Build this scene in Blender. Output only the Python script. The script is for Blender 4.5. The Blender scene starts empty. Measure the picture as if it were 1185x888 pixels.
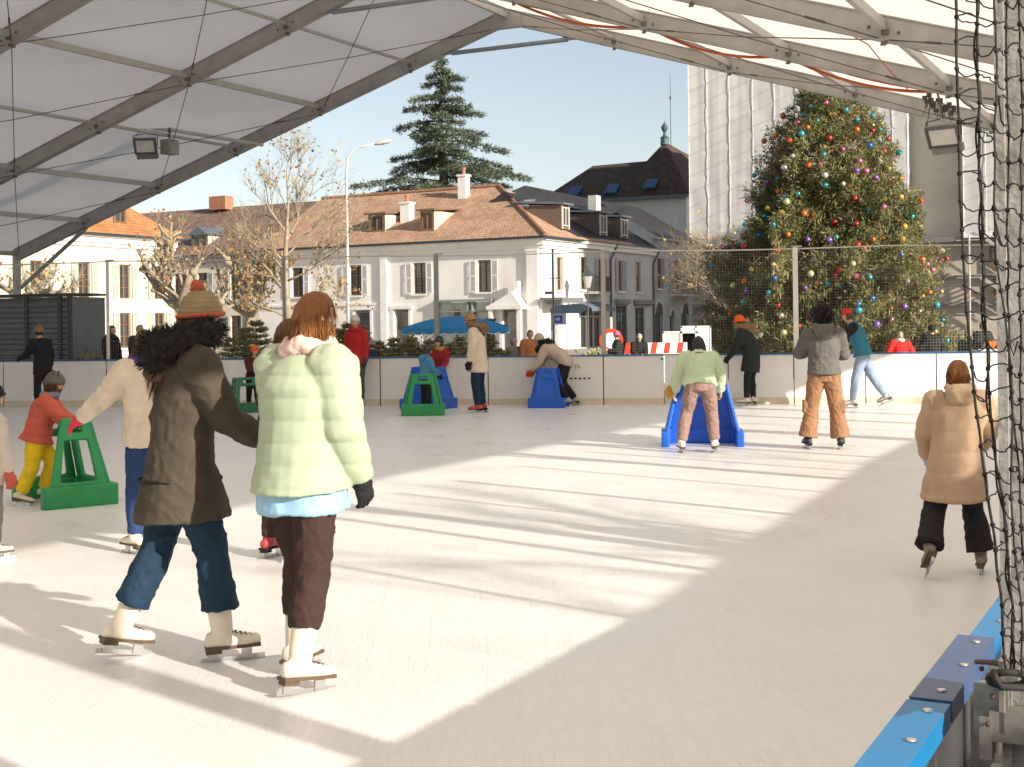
import bpy, bmesh, math, random
import numpy as np
from mathutils import Vector, Matrix, noise
random.seed(7); RNG = np.random.default_rng(7)
C = bpy.context.scene.collection
PI = math.pi
def rad(d): return math.radians(d)
# ------------------------------------------------------------------ camera geometry
F = 1560.0; CX = 592.5; CY = 374.5; ROLL = 0.0127; EYE = 1.62
def w(px, py, Z):
    dx, dy = px - CX, CY - py
    c, s = math.cos(ROLL), math.sin(ROLL)
    return Vector(((dx*c + dy*s)/F*Z, Z, EYE + (-dx*s + dy*c)/F*Z))
def gnd(px, py, z=0.0):
    dx, dy = px - CX, CY - py
    c, s = math.cos(ROLL), math.sin(ROLL)
    k = (-dx*s + dy*c)/F
    Z = (z - EYE)/k
    return Vector(((dx*c + dy*s)/F*Z, Z, z))
def hit(P, d, px):
    """parameter t where the ground line P + t d is seen at column px"""
    k = (px - CX)/F
    return (k*P[1] - P[0])/(d[0] - k*d[1])
AL = rad(27.4)
A = Vector((math.sin(AL), math.cos(AL), 0)); E = Vector((math.cos(AL), -math.sin(AL), 0)); UP = Vector((0, 0, 1))
O0 = Vector((0, 29.4, 0))
def T(u, t, z): return O0 + E*u - A*t + UP*z
# ------------------------------------------------------------------ materials
MATS = {}
def srgb(h):
    v = [int(h[i:i+2], 16)/255 for i in (0, 2, 4)]
    return tuple((x/12.92 if x <= .04045 else ((x+.055)/1.055)**2.4) for x in v)
def mat(name, col, rough=.6, metal=0, var=.12, scale=6., bump=0., bscale=40., trans=0., spec=.5, stretch=None, dirt=0., emit=None):
    if name in MATS: return MATS[name]
    if isinstance(col, str): col = srgb(col)
    m = bpy.data.materials.new(name); m.use_nodes = True
    nt = m.node_tree; N = nt.nodes; L = nt.links
    b = N['Principled BSDF']; out = N['Material Output']
    b.inputs['Roughness'].default_value = rough; b.inputs['Metallic'].default_value = metal
    b.inputs['Specular IOR Level'].default_value = spec
    tc = N.new('ShaderNodeTexCoord'); mp = N.new('ShaderNodeMapping'); L.new(tc.outputs['Object'], mp.inputs[0])
    if stretch: mp.inputs['Scale'].default_value = stretch
    n1 = N.new('ShaderNodeTexNoise'); n1.inputs['Scale'].default_value = scale; n1.inputs['Detail'].default_value = 6; n1.inputs['Roughness'].default_value = .6
    L.new(mp.outputs[0], n1.inputs[0])
    r = N.new('ShaderNodeValToRGB'); L.new(n1.outputs[0], r.inputs[0])
    r.color_ramp.elements[0].position = .3; r.color_ramp.elements[1].position = .7
    lo = [max(0, c*(1-var)) for c in col]; hi = [min(1, c*(1+var)) for c in col]
    r.color_ramp.elements[0].color = (*lo, 1); r.color_ramp.elements[1].color = (*hi, 1)
    cs = r.outputs[0]
    if dirt > 0:
        n3 = N.new('ShaderNodeTexNoise'); n3.inputs['Scale'].default_value = scale*.3; n3.inputs['Detail'].default_value = 9; n3.inputs['Roughness'].default_value = .7
        L.new(mp.outputs[0], n3.inputs[0])
        r3 = N.new('ShaderNodeValToRGB'); L.new(n3.outputs[0], r3.inputs[0]); r3.color_ramp.elements[0].position = .5; r3.color_ramp.elements[1].position = .72
        mx = N.new('ShaderNodeMix'); mx.data_type = 'RGBA'; mx.blend_type = 'MULTIPLY'
        k = N.new('ShaderNodeMath'); k.operation = 'MULTIPLY'; k.inputs[1].default_value = dirt; L.new(r3.outputs[0], k.inputs[0])
        L.new(k.outputs[0], mx.inputs[0]); L.new(cs, mx.inputs[6]); mx.inputs[7].default_value = (.45, .40, .34, 1); cs = mx.outputs[2]
    L.new(cs, b.inputs['Base Color'])
    if bump > 0:
        n2 = N.new('ShaderNodeTexNoise'); n2.inputs['Scale'].default_value = bscale; n2.inputs['Detail'].default_value = 4
        L.new(mp.outputs[0], n2.inputs[0])
        bp = N.new('ShaderNodeBump'); bp.inputs['Strength'].default_value = bump; bp.inputs['Distance'].default_value = .02
        L.new(n2.outputs[0], bp.inputs['Height']); L.new(bp.outputs[0], b.inputs['Normal'])
    if trans > 0:
        t = N.new('ShaderNodeBsdfTranslucent'); L.new(cs, t.inputs[0]); ms = N.new('ShaderNodeMixShader'); ms.inputs[0].default_value = trans
        L.new(b.outputs[0], ms.inputs[1]); L.new(t.outputs[0], ms.inputs[2]); L.new(ms.outputs[0], out.inputs[0])
    if emit:
        b.inputs['Emission Color'].default_value = (*emit[0], 1); b.inputs['Emission Strength'].default_value = emit[1]
    MATS[name] = m
    return m
def tile_mat(name, c1, c2, mortar, bw=.22, bh=.3, rough=.8, bump=.6):
    if name in MATS: return MATS[name]
    m = bpy.data.materials.new(name); m.use_nodes = True
    nt = m.node_tree; N = nt.nodes; L = nt.links; b = N['Principled BSDF']; b.inputs['Roughness'].default_value = rough
    uv = N.new('ShaderNodeUVMap'); br = N.new('ShaderNodeTexBrick'); L.new(uv.outputs[0], br.inputs[0])
    br.inputs['Scale'].default_value = 1; br.inputs['Brick Width'].default_value = bw; br.inputs['Row Height'].default_value = bh
    br.inputs['Mortar Size'].default_value = .022; br.inputs['Mortar Smooth'].default_value = .5
    br.inputs['Color1'].default_value = (*srgb(c1), 1); br.inputs['Color2'].default_value = (*srgb(c2), 1); br.inputs['Mortar'].default_value = (*srgb(mortar), 1)
    n = N.new('ShaderNodeTexNoise'); n.inputs['Scale'].default_value = .7; n.inputs['Detail'].default_value = 8; n.inputs['Roughness'].default_value = .7
    L.new(uv.outputs[0], n.inputs[0])
    r = N.new('ShaderNodeValToRGB'); L.new(n.outputs[0], r.inputs[0]); r.color_ramp.elements[0].position = .3; r.color_ramp.elements[1].position = .7
    r.color_ramp.elements[0].color = (.55, .52, .5, 1); r.color_ramp.elements[1].color = (1.15, 1.1, 1.05, 1)
    mx = N.new('ShaderNodeMix'); mx.data_type = 'RGBA'; mx.blend_type = 'MULTIPLY'; mx.inputs[0].default_value = .8
    L.new(br.outputs[0], mx.inputs[6]); L.new(r.outputs[0], mx.inputs[7]); L.new(mx.outputs[2], b.inputs['Base Color'])
    bp = N.new('ShaderNodeBump'); bp.inputs['Strength'].default_value = bump; bp.inputs['Distance'].default_value = .03; bp.invert = True
    L.new(br.outputs[1], bp.inputs['Height']); L.new(bp.outputs[0], b.inputs['Normal'])
    MATS[name] = m; return m
# ------------------------------------------------------------------ mesh builder
class MB:
    def __init__(s, M=None):
        s.v = []; s.f = []; s.mi = []; s.uv = []; s.M = M; s.cur = 0
    def pt(s, p):
        p = Vector(p)
        return s.M @ p if s.M is not None else p
    def add(s, vs, fs, uvs=None):
        k = len(s.v); s.v += [s.pt(p) for p in vs]
        for i, f in enumerate(fs):
            s.f.append(tuple(k+j for j in f)); s.mi.append(s.cur); s.uv.append(uvs[i] if uvs else None)
        return s
    def box(s, c, d, R=None):
        """box, centre c, full size d, R optional 3x3 (columns = axes)"""
        c = Vector(c); hx, hy, hz = d[0]/2, d[1]/2, d[2]/2
        vs = []
        for z in (-hz, hz):
            for x, y in ((-hx, -hy), (hx, -hy), (hx, hy), (-hx, hy)):
                q = Vector((x, y, z)); vs.append(c + (R @ q if R is not None else q))
        return s.add(vs, [(3,2,1,0),(4,5,6,7),(0,1,5,4),(1,2,6,5),(2,3,7,6),(3,0,4,7)])
    def beam(s, p, q, wd, ht, up=UP):
        p, q = Vector(p), Vector(q); d = q-p; L = d.length; d.normalize()
        x = d.cross(up).normalized(); z = x.cross(d).normalized()
        R = Matrix((x, d, z)).transposed()
        return s.box((p+q)/2, (wd, L, ht), R)
    def tube(s, pts, rs, n=8, cap=True):
        pts = [Vector(p) for p in pts]
        if not hasattr(rs, '__len__'): rs = [rs]*len(pts)
        vs = []; fs = []; ref = None
        for i, p in enumerate(pts):
            d = (pts[min(i+1, len(pts)-1)] - pts[max(i-1, 0)])
            d = d.normalized() if d.length > 1e-9 else UP
            if ref is None: ref = Vector((1, 0, 0)) if abs(d.x) < .8 else Vector((0, 1, 0))
            x = (ref - d*ref.dot(d)); x = x.normalized() if x.length > 1e-6 else d.orthogonal().normalized()
            ref = x; y = d.cross(x)
            for k in range(n):
                a = 2*PI*k/n; vs.append(p + (x*math.cos(a) + y*math.sin(a))*rs[i])
        for i in range(len(pts)-1):
            for k in range(n):
                fs.append((i*n+k, i*n+(k+1) % n, (i+1)*n+(k+1) % n, (i+1)*n+k))
        if cap:
            fs.append(tuple(range(n-1, -1, -1))); fs.append(tuple((len(pts)-1)*n+k for k in range(n)))
        return s.add(vs, fs)
    def rings(s, rg, n=20):
        """loft closed rings (centre, A, B) with caps"""
        vs = []; fs = []
        for c, a, b in rg:
            for k in range(n):
                t = 2*PI*k/n; vs.append(c + a*math.cos(t) + b*math.sin(t))
        m = len(rg)
        for i in range(m-1):
            for k in range(n):
                fs.append((i*n+k, i*n+(k+1) % n, (i+1)*n+(k+1) % n, (i+1)*n+k))
        fs.append(tuple(range(n-1, -1, -1))); fs.append(tuple((m-1)*n+k for k in range(n)))
        return s.add(vs, fs)
    def limb(s, pts, rs, n=14):
        """rounded-end tapered limb"""
        pts = [Vector(p) for p in pts]; d0 = (pts[0]-pts[1]).normalized(); d1 = (pts[-1]-pts[-2]).normalized()
        P = [pts[0]+d0*rs[0]*.95, pts[0]+d0*rs[0]*.6] + pts + [pts[-1]+d1*rs[-1]*.6, pts[-1]+d1*rs[-1]*.95]
        R = [rs[0]*.3, rs[0]*.8] + list(rs) + [rs[-1]*.8, rs[-1]*.3]
        return s.tube(P, R, n)
    def sphere(s, c, r, n=12, m=8):
        c = Vector(c)
        if not hasattr(r, '__len__'): r = (r, r, r)
        vs = [c+Vector((0, 0, r[2]))]
        for i in range(1, m):
            a = PI*i/m
            for k in range(n):
                t = 2*PI*k/n; vs.append(c+Vector((r[0]*math.sin(a)*math.cos(t), r[1]*math.sin(a)*math.sin(t), r[2]*math.cos(a))))
        vs.append(c-Vector((0, 0, r[2]))); fs = []
        for k in range(n): fs.append((0, 1+k, 1+(k+1) % n))
        for i in range(m-2):
            for k in range(n): fs.append((1+i*n+k, 1+(i+1)*n+k, 1+(i+1)*n+(k+1) % n, 1+i*n+(k+1) % n))
        e = len(vs)-1; o = 1+(m-2)*n
        for k in range(n): fs.append((e, o+(k+1) % n, o+k))
        return s.add(vs, fs)
    def lathe(s, c, prof, n=16):
        c = Vector(c)
        return s.rings([(c+Vector((0, 0, z)), Vector((r, 0, 0)), Vector((0, r, 0))) for r, z in prof], n)
    def prism(s, poly, ext):
        """closed polygon extruded by vector ext"""
        ext = Vector(ext); n = len(poly); vs = [Vector(p) for p in poly]; vs += [p+ext for p in vs]
        fs = [tuple(range(n-1, -1, -1)), tuple(range(n, 2*n))] + [(i, (i+1) % n, n+(i+1) % n, n+i) for i in range(n)]
        return s.add(vs, fs)
    def quad(s, poly, uv=True):
        """planar face with metric UVs: u along first edge"""
        P = [s.pt(p) for p in poly]; x = (P[1]-P[0]).normalized(); nrm = (P[1]-P[0]).cross(P[-1]-P[0]).normalized(); y = nrm.cross(x)
        us = [((p-P[0]).dot(x), (p-P[0]).dot(y)) for p in P]
        k = len(s.v); s.v += P; s.f.append(tuple(range(k, k+len(P)))); s.mi.append(s.cur); s.uv.append(us)
        return s
    def mesh(s, name, org, mats, smooth):
        me = bpy.data.meshes.new(name)
        me.from_pydata([tuple(p-org) for p in s.v], [], s.f)
        for m in mats: me.materials.append(m)
        if any(s.mi): me.polygons.foreach_set('material_index', s.mi)
        if any(u is not None for u in s.uv):
            l = me.uv_layers.new(name='UVMap').data; k = 0
            for f, u in zip(s.f, s.uv):
                for j in range(len(f)):
                    if u: l[k].uv = u[j]
                    k += 1
        if smooth: me.polygons.foreach_set('use_smooth', [True]*len(me.polygons))
        me.update(); return me
    def build(s, name, mats, parent=None, smooth=False, org=None):
        if not isinstance(mats, (list, tuple)): mats = [mats]
        if parent is not None: o0 = WORLD[parent.name]
        elif org is not None: o0 = Vector(org)
        else:
            xs = [p.x for p in s.v]; ys = [p.y for p in s.v]; zs = [p.z for p in s.v]
            o0 = Vector(((min(xs)+max(xs))/2, (min(ys)+max(ys))/2, min(zs)))
        me = s.mesh(name, o0, mats, smooth)
        o = bpy.data.objects.new(name, me); C.objects.link(o)
        if parent is not None: o.parent = parent; WORLD[o.name] = o0
        else: o.location = o0; WORLD[o.name] = o0
        return o
WORLD = {}   # world position of every object's origin (no object is rotated)
def tag(o, label, cat, group=None, kind=None):
    if label: o['label'] = label
    if cat: o['category'] = cat
    if group: o['group'] = group
    if kind: o['kind'] = kind
    return o
def thing(name, label, cat, loc, group=None):
    o = bpy.data.objects.new(name, None); C.objects.link(o); o.location = loc; o.empty_display_size = .3
    WORLD[o.name] = Vector(loc); return tag(o, label, cat, group)
def struct(o): o['kind'] = 'structure'; return o
def copy_tree(o, loc, parent=None, rz=0, sc=1):
    c = o.copy(); C.objects.link(c)
    if parent is None: c.location = loc; c.rotation_euler = (0, 0, rz); c.scale = (sc, sc, sc)
    else: c.parent = parent
    for ch in list(o.children): copy_tree(ch, None, c)
    return c
def grid(mb, P, nx, nz):
    """P(i/nx, j/nz) -> point ; regular sheet"""
    vs = [P(i/nx, j/nz) for j in range(nz+1) for i in range(nx+1)]
    fs = [(j*(nx+1)+i, j*(nx+1)+i+1, (j+1)*(nx+1)+i+1, (j+1)*(nx+1)+i) for j in range(nz) for i in range(nx)]
    return mb.add(vs, fs)
# ------------------------------------------------------------------ foliage (vectorised diamonds)
def leaf_mesh(name, P, D, L, W, mats, mi, parent=None, org=None, droop=0.):
    """P base points (n,3), D unit directions, lengths L, widths W -> one mesh of diamond leaves"""
    n = len(P); R = RNG.normal(size=(n, 3)); S = np.cross(D, R); S /= np.linalg.norm(S, axis=1)[:, None]+1e-9
    L = np.broadcast_to(L, n)[:, None]; W = np.broadcast_to(W, n)[:, None]
    V = np.stack([P, P+D*L*.45+S*W*.5, P+D*L, P+D*L*.45-S*W*.5], 1)
    o0 = WORLD[parent.name] if parent is not None else Vector(org)
    V = (V.reshape(-1, 3) - np.array(o0)).astype(np.float32)
    me = bpy.data.meshes.new(name); me.vertices.add(4*n); me.vertices.foreach_set('co', V.ravel())
    me.loops.add(4*n); me.loops.foreach_set('vertex_index', np.arange(4*n, dtype=np.int32))
    me.polygons.add(n); me.polygons.foreach_set('loop_start', np.arange(0, 4*n, 4, dtype=np.int32))
    me.polygons.foreach_set('loop_total', np.full(n, 4, dtype=np.int32))
    for m in mats: me.materials.append(m)
    me.polygons.foreach_set('material_index', np.asarray(mi, dtype=np.int32))
    me.update(calc_edges=True); me.validate()
    o = bpy.data.objects.new(name, me); C.objects.link(o); WORLD[o.name] = o0
    if parent is not None: o.parent = parent
    else: o.location = o0
    return o
def unit(v): return v/(np.linalg.norm(v, axis=1)[:, None]+1e-9)
# ------------------------------------------------------------------ camera, sky, sun
sc = bpy.context.scene
cam = bpy.data.cameras.new('camera'); co = bpy.data.objects.new('camera', cam); C.objects.link(co); sc.camera = co
cam.sensor_width = 36; cam.lens = F/1185*36; cam.shift_y = -(444-CY)/1185; cam.clip_end = 3000; cam.clip_start = .05
cr, sr = math.cos(ROLL), math.sin(ROLL)
co.matrix_world = Matrix(((cr, sr, 0, 0), (0, 0, -1, 0), (-sr, cr, 0, EYE), (0, 0, 0, 1)))
SUN_AZ = rad(47); SUN_EL = rad(20.5)           # azimuth from -Y (towards the camera's back) to +X
SD = Vector((math.sin(SUN_AZ)*math.cos(SUN_EL), -math.cos(SUN_AZ)*math.cos(SUN_EL), math.sin(SUN_EL)))
wd = bpy.data.worlds.new('World'); sc.world = wd; wd.use_nodes = True
nt = wd.node_tree; bg = nt.nodes['Background']; sky = nt.nodes.new('ShaderNodeTexSky'); sky.sky_type = 'NISHITA'; sky.sun_disc = False
sky.sun_elevation = SUN_EL; sky.sun_rotation = math.atan2(SD.x, SD.y); sky.air_density = 1.0; sky.dust_density = .9; sky.ozone_density = 1.0; sky.altitude = 400
hs = nt.nodes.new('ShaderNodeHueSaturation'); hs.inputs['Saturation'].default_value = .62; nt.links.new(sky.outputs[0], hs.inputs['Color']); nt.links.new(hs.outputs[0], bg.inputs[0]); bg.inputs[1].default_value = .05
sl = bpy.data.lights.new('sun', 'SUN'); so = bpy.data.objects.new('sun', sl); C.objects.link(so)
sl.energy = 2.6; sl.angle = rad(.7); sl.color = (1, .925, .82); so.rotation_euler = SD.to_track_quat('Z', 'Y').to_euler(); so.location = (10, -10, 30)
sc.view_settings.view_transform = 'Standard'; sc.view_settings.look = 'None'; sc.view_settings.gamma = 1; sc.view_settings.exposure = 1.6
try:
    sc.view_settings.use_white_balance = True; sc.view_settings.white_balance_temperature = 6700; sc.view_settings.white_balance_tint = 10
except Exception: pass
sc.render.engine = 'CYCLES'
cy = sc.cycles; cy.use_denoising = True; cy.max_bounces = 7; cy.diffuse_bounces = 4; cy.glossy_bounces = 2; cy.transmission_bounces = 3; cy.transparent_max_bounces = 4
cy.sample_clamp_indirect = 6; cy.caustics_reflective = False; cy.caustics_refractive = False
# ------------------------------------------------------------------ ground and ice
def ice_mat():
    m = mat('ice', (.735, .728, .715), rough=.38, var=.035, scale=.5, spec=.35)
    N = m.node_tree.nodes; L = m.node_tree.links; b = N['Principled BSDF']
    tc = N.new('ShaderNodeTexCoord'); h = None
    for k, (rz, sx, sy, d) in enumerate(((.5, 22, 1.2, .5), (1.5, 18, .9, .5), (-.6, 26, 1.6, .6), (2.4, 7, 5, .9))):
        mp = N.new('ShaderNodeMapping'); mp.inputs['Rotation'].default_value = (0, 0, rz); mp.inputs['Scale'].default_value = (sx, sy, 1)
        L.new(tc.outputs['Object'], mp.inputs[0]); n = N.new('ShaderNodeTexNoise'); n.inputs['Scale'].default_value = .8; n.inputs['Detail'].default_value = 5; n.inputs['Distortion'].default_value = d
        L.new(mp.outputs[0], n.inputs[0])
        r = N.new('ShaderNodeValToRGB'); L.new(n.outputs[0], r.inputs[0])
        e = r.color_ramp.elements; e[0].position = .485; e[0].color = (0, 0, 0, 1); e[1].position = .5; e[1].color = (1, 1, 1, 1); q = e.new(.515); q.color = (0, 0, 0, 1)
        if h is None: h = r.outputs[0]
        else:
            a = N.new('ShaderNodeMath'); a.operation = 'MAXIMUM'; L.new(h, a.inputs[0]); L.new(r.outputs[0], a.inputs[1]); h = a.outputs[0]
    # long skate cuts: arcs of large circles, broken up by noise
    for cx_, cy_, rz_, sc_ in ((40, -6, 0, .55), (-25, 30, 0, .42), (12, -40, 0, .63), (-14, -22, 0, .5), (60, 45, 0, .37)):
        mp = N.new('ShaderNodeMapping'); mp.inputs['Location'].default_value = (cx_, cy_, 0); L.new(tc.outputs['Object'], mp.inputs[0])
        wv = N.new('ShaderNodeTexWave'); wv.wave_type = 'RINGS'; wv.rings_direction = 'Z'; wv.wave_profile = 'SIN'; wv.inputs['Scale'].default_value = sc_; wv.inputs['Distortion'].default_value = 1.6; wv.inputs['Detail'].default_value = 1; wv.inputs['Detail Scale'].default_value = .35; L.new(mp.outputs[0], wv.inputs[0])
        r = N.new('ShaderNodeValToRGB'); L.new(wv.outputs['Fac'], r.inputs[0]); e = r.color_ramp.elements; e[0].position = .47; e[0].color = (0, 0, 0, 1); e[1].position = .485; e[1].color = (1, 1, 1, 1); q = e.new(.50); q.color = (0, 0, 0, 1)
        nm = N.new('ShaderNodeTexNoise'); nm.inputs['Scale'].default_value = .9; nm.inputs['Detail'].default_value = 3; L.new(mp.outputs[0], nm.inputs[0])
        rm = N.new('ShaderNodeValToRGB'); L.new(nm.outputs[0], rm.inputs[0]); rm.color_ramp.elements[0].position = .50; rm.color_ramp.elements[1].position = .60
        ml = N.new('ShaderNodeMath'); ml.operation = 'MULTIPLY'; L.new(r.outputs[0], ml.inputs[0]); L.new(rm.outputs[0], ml.inputs[1])
        m3 = N.new('ShaderNodeMath'); m3.operation = 'MULTIPLY'; L.new(ml.outputs[0], m3.inputs[0]); m3.inputs[1].default_value = 2.4
        a = N.new('ShaderNodeMath'); a.operation = 'MAXIMUM'; L.new(h, a.inputs[0]); L.new(m3.outputs[0], a.inputs[1]); h = a.outputs[0]
    # scratches are frosted white-grey cuts: a little darker, rougher and raised
    old = b.inputs['Base Color'].links[0].from_socket
    n5 = N.new('ShaderNodeTexNoise'); n5.inputs['Scale'].default_value = 1.3; n5.inputs['Detail'].default_value = 7; L.new(tc.outputs['Object'], n5.inputs[0])
    k = N.new('ShaderNodeMath'); k.operation = 'MULTIPLY'; L.new(h, k.inputs[0]); L.new(n5.outputs[0], k.inputs[1])
    k2 = N.new('ShaderNodeMath'); k2.operation = 'MULTIPLY'; L.new(k.outputs[0], k2.inputs[0]); k2.inputs[1].default_value = .26
    mx = N.new('ShaderNodeMix'); mx.data_type = 'RGBA'; L.new(k2.outputs[0], mx.inputs[0]); L.new(old, mx.inputs[6]); mx.inputs[7].default_value = (.47, .455, .44, 1)
    L.new(mx.outputs[2], b.inputs['Base Color'])
    rr = N.new('ShaderNodeMath'); rr.operation = 'MULTIPLY_ADD'; L.new(n5.outputs[0], rr.inputs[0]); rr.inputs[1].default_value = .38; rr.inputs[2].default_value = .14
    L.new(rr.outputs[0], b.inputs['Roughness'])
    bp = N.new('ShaderNodeBump'); bp.inputs['Strength'].default_value = .25; bp.inputs['Distance'].default_value = .004; L.new(h, bp.inputs['Height']); L.new(bp.outputs[0], b.inputs['Normal'])
    return m
# far board line (bottom edge, left to right) and near board line
FB0, FB1 = gnd(-60, 471.6), gnd(1367, 466)
FD = (FB1-FB0).normalized(); FNRM = Vector((FD.y, -FD.x, 0))    # towards the camera
NB = Vector((.508, 2.044, 0)); 
def near(s, off=0, z=0): return NB + A*s + E*off + UP*z
sN = (FB1-NB).dot(A)
m = MB(); m.box((0, 100, -.102), (900, 900, .2)); struct(m.build('plaza_ground', mat('paving', (.36, .33, .30), .8, var=.15, scale=.8, bump=.3, bscale=6, dirt=.4)))
corner = NB + A*((FB1-NB).dot(A))
m = MB(); ic = [near(-14), near(sN), FB1, FB0, FB0-A*40-E*4]
m.prism([p+UP*-.02 for p in ic], (0, 0, .024)); struct(m.build('ice_sheet', ice_mat(), org=(0, 0, 0)))
# ------------------------------------------------------------------ far boards
Wb = mat('board_white', (.77, .755, .735), .42, var=.04, scale=2, dirt=.3); Bcap = mat('cap_blue', (.02, .10, .26), .4, var=.1); Kick = mat('kick_strip', (.62, .55, .42), .5, var=.08)
Dk = mat('dark_gap', (.04, .04, .04), .7); Steel = mat('galvanised', (.42, .42, .40), .5, .6, var=.2, scale=12, dirt=.4, bump=.15)
BH = .95
def far_t(px): return hit(FB0, FD, px)
R3 = Matrix((FD, -FNRM, UP)).transposed()
cuts = [far_t(p) for p in (-130, 3, 122, 240, 345, 439, 564, 629.5, 697.5, 768, 842, 918, 1001, 1083, 1170, 1270, 1366)]
for i in range(len(cuts)-1):
    a, b = cuts[i]+.012, cuts[i+1]-.012; mid = (a+b)/2
    nm = ['far left', 'second', 'third', 'fourth', 'fifth', 'sixth', 'seventh', 'eighth', 'ninth', 'tenth', 'eleventh', 'twelfth', 'thirteenth', 'fourteenth', 'fifteenth', 'last'][i]
    desc = {0: 'white rink board panel at the extreme left end of the far barrier', 1: 'white rink board panel in front of the dark slatted cabin', 2: 'white rink board panel below the two men in dark coats', 3: 'white rink board panel behind the woman in the dark brown coat', 4: 'white rink board panel behind the woman in the mint coat', 5: 'white rink board panel between the slim red jacket skater and the two helmeted children',
            6: 'white rink board panel behind the woman in the long cream parka', 7: 'white rink board panel left behind the bent skater in beige', 8: 'white rink board panel with small dark lettering and a row of dots', 9: 'white rink board panel below the red and white roadworks barriers', 10: 'white rink board panel behind the skater in the mint sweater', 11: 'white rink board panel behind the skater with the orange hat', 12: 'white rink board panel behind the grey hooded skater', 13: 'white rink board panel behind the skater in the teal vest, below the man in red', 14: 'white rink board panel behind the hanging black net', 15: 'white rink board panel hidden in the right far corner'}[i]
    r = thing('rink_board', desc, 'rink board', FB0+FD*mid, 'white boards along the far side of the rink')
    L = b-a; c = FB0+FD*mid
    m = MB(); m.box(c+UP*(.13+(BH-.13)/2)-FNRM*.03, (L, .04, BH-.13), R3); m.build('panel', Wb, r)
    m = MB(); m.box(c+UP*.066-FNRM*.026, (L, .05, .128), R3); m.build('kick_plate', Kick, r)
    m = MB(); m.box(c+UP*(BH+.018)-FNRM*.04, (L+.022, .10, .026), R3); m.build('cap_rail', Bcap, r)
    for x in (a+.02, b-.02): m = MB(); m.box(FB0+FD*x+UP*.45-FNRM*.09, (.04, .08, .9), R3); m.build('frame_post', Steel, r)
    if i in (5, 8):
        m = MB(); m.box(FB0+FD*(b-.03)+UP*(BH-.06)-FNRM*.004, (.05, .012, .03), R3); m.build('latch', Dk, r)
    if i == 8:                      # small dark marks
        m = MB()
        for k in range(5): m.box(FB0+FD*far_t(660+k*5.2)+UP*.52-FNRM*.004, (.045, .008, .035), R3)
        m.build('dot_row', Dk, r)
    if i == 8:
        cu = bpy.data.curves.new('txt', 'FONT'); cu.body = '147 26'; cu.size = .12; cu.extrude = .002; cu.align_x = 'CENTER'
        to = bpy.data.objects.new('txt', cu); C.objects.link(to)
        bpy.context.view_layer.update()
        me = bpy.data.meshes.new_from_object(to.evaluated_get(bpy.context.evaluated_depsgraph_get())); bpy.data.objects.remove(to)
        px = 661 if i == 8 else 85
        base = FB0+FD*far_t(px)+UP*(.72 if i == 8 else .22)-FNRM*.004
        X = Matrix(((FD.x, 0, FNRM.x), (FD.y, 0, FNRM.y), (0, 1, 0)))
        for v in me.vertices: v.co = X @ v.co + base - WORLD[r.name]
        me.materials.append(mat('mark_grey', (.22, .2, .19), .6) if i == 8 else mat('mark_pale', (.85, .84, .82), .5))
        to = bpy.data.objects.new('lettering', me); C.objects.link(to); to.parent = r
# ------------------------------------------------------------------ safety net over far boards
ND = -FNRM*.12
topz = 3.02
Pole = mat('pole_grey', (.30, .29, .27), .5, .3, var=.12, scale=8)
PoleW = mat('pole_white', (.72, .69, .64), .5, 0, var=.08, scale=8)
for px, wdt, mt, lab in ((122, .05, PoleW, 'slim whitish net pole in front of the man at the left'), (327, .055, Pole, 'grey net pole just left of the yellow leaved plane tree trunk'),
                    (504, .085, Pole, 'grey net pole left of the glass shopfront and the cream parka woman'), (698, .085, mat('pole_tan', (.42, .39, .33), .6, var=.15, scale=10), 'tan grey net pole beside the round red and white road sign'), (921.5, .095, PoleW, 'pale net pole in front of the big Christmas tree')):
    p = FB0+FD*far_t(px)+ND
    r = thing('net_pole', lab, 'net pole', p, 'poles that carry the net over the far boards')
    m = MB(); m.box(p+UP*(topz/2), (wdt, wdt, topz), R3); m.build('post', mt, r)
    m = MB(); m.box(p+UP*.06, (.2, .2, .012), R3); m.build('base_plate', Steel, r)
    m = MB(); m.box(p+UP*(topz+.02)+FD*.05, (.16, .06, .03), R3); m.build('clamp', Steel, r)
nr = thing('safety_net', 'fine pale mesh safety net stretched above the far boards', 'safety net', FB0+FD*(far_t(600))+ND+UP*.95)
ta, tb = cuts[0], cuts[-1]
m = MB(); pts = [FB0+FD*(ta+(tb-ta)*k/60)+ND+UP*(topz-.03*math.sin(PI*((k*5/60) % 1))) for k in range(61)]
m.tube(pts, .014, 6); m.build('top_cable', mat('cable_pale', (.55, .52, .48), .5, .2), nr)
m = MB(); cell = .055; nn = int((tb-ta)/cell)
for k in range(nn):
    a = FB0+FD*(ta+k*cell)+ND; m.add([a-FD*.0006+UP*.97, a+FD*.0006+UP*.97, a+FD*.0006+UP*(topz-.03), a-FD*.0006+UP*(topz-.03)], [(0, 1, 2, 3)])
for k in range(int((topz-1)/cell)):
    z = .99+k*cell; a = FB0+FD*ta+ND-FNRM*.001; b = FB0+FD*tb+ND-FNRM*.001; m.add([a+UP*(z-.0006), b+UP*(z-.0006), b+UP*(z+.0006), a+UP*(z+.0006)], [(0, 1, 2, 3)])
o = m.build('mesh', mat('net_cord', (.58, .55, .50), .8, var=0), nr)
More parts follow.
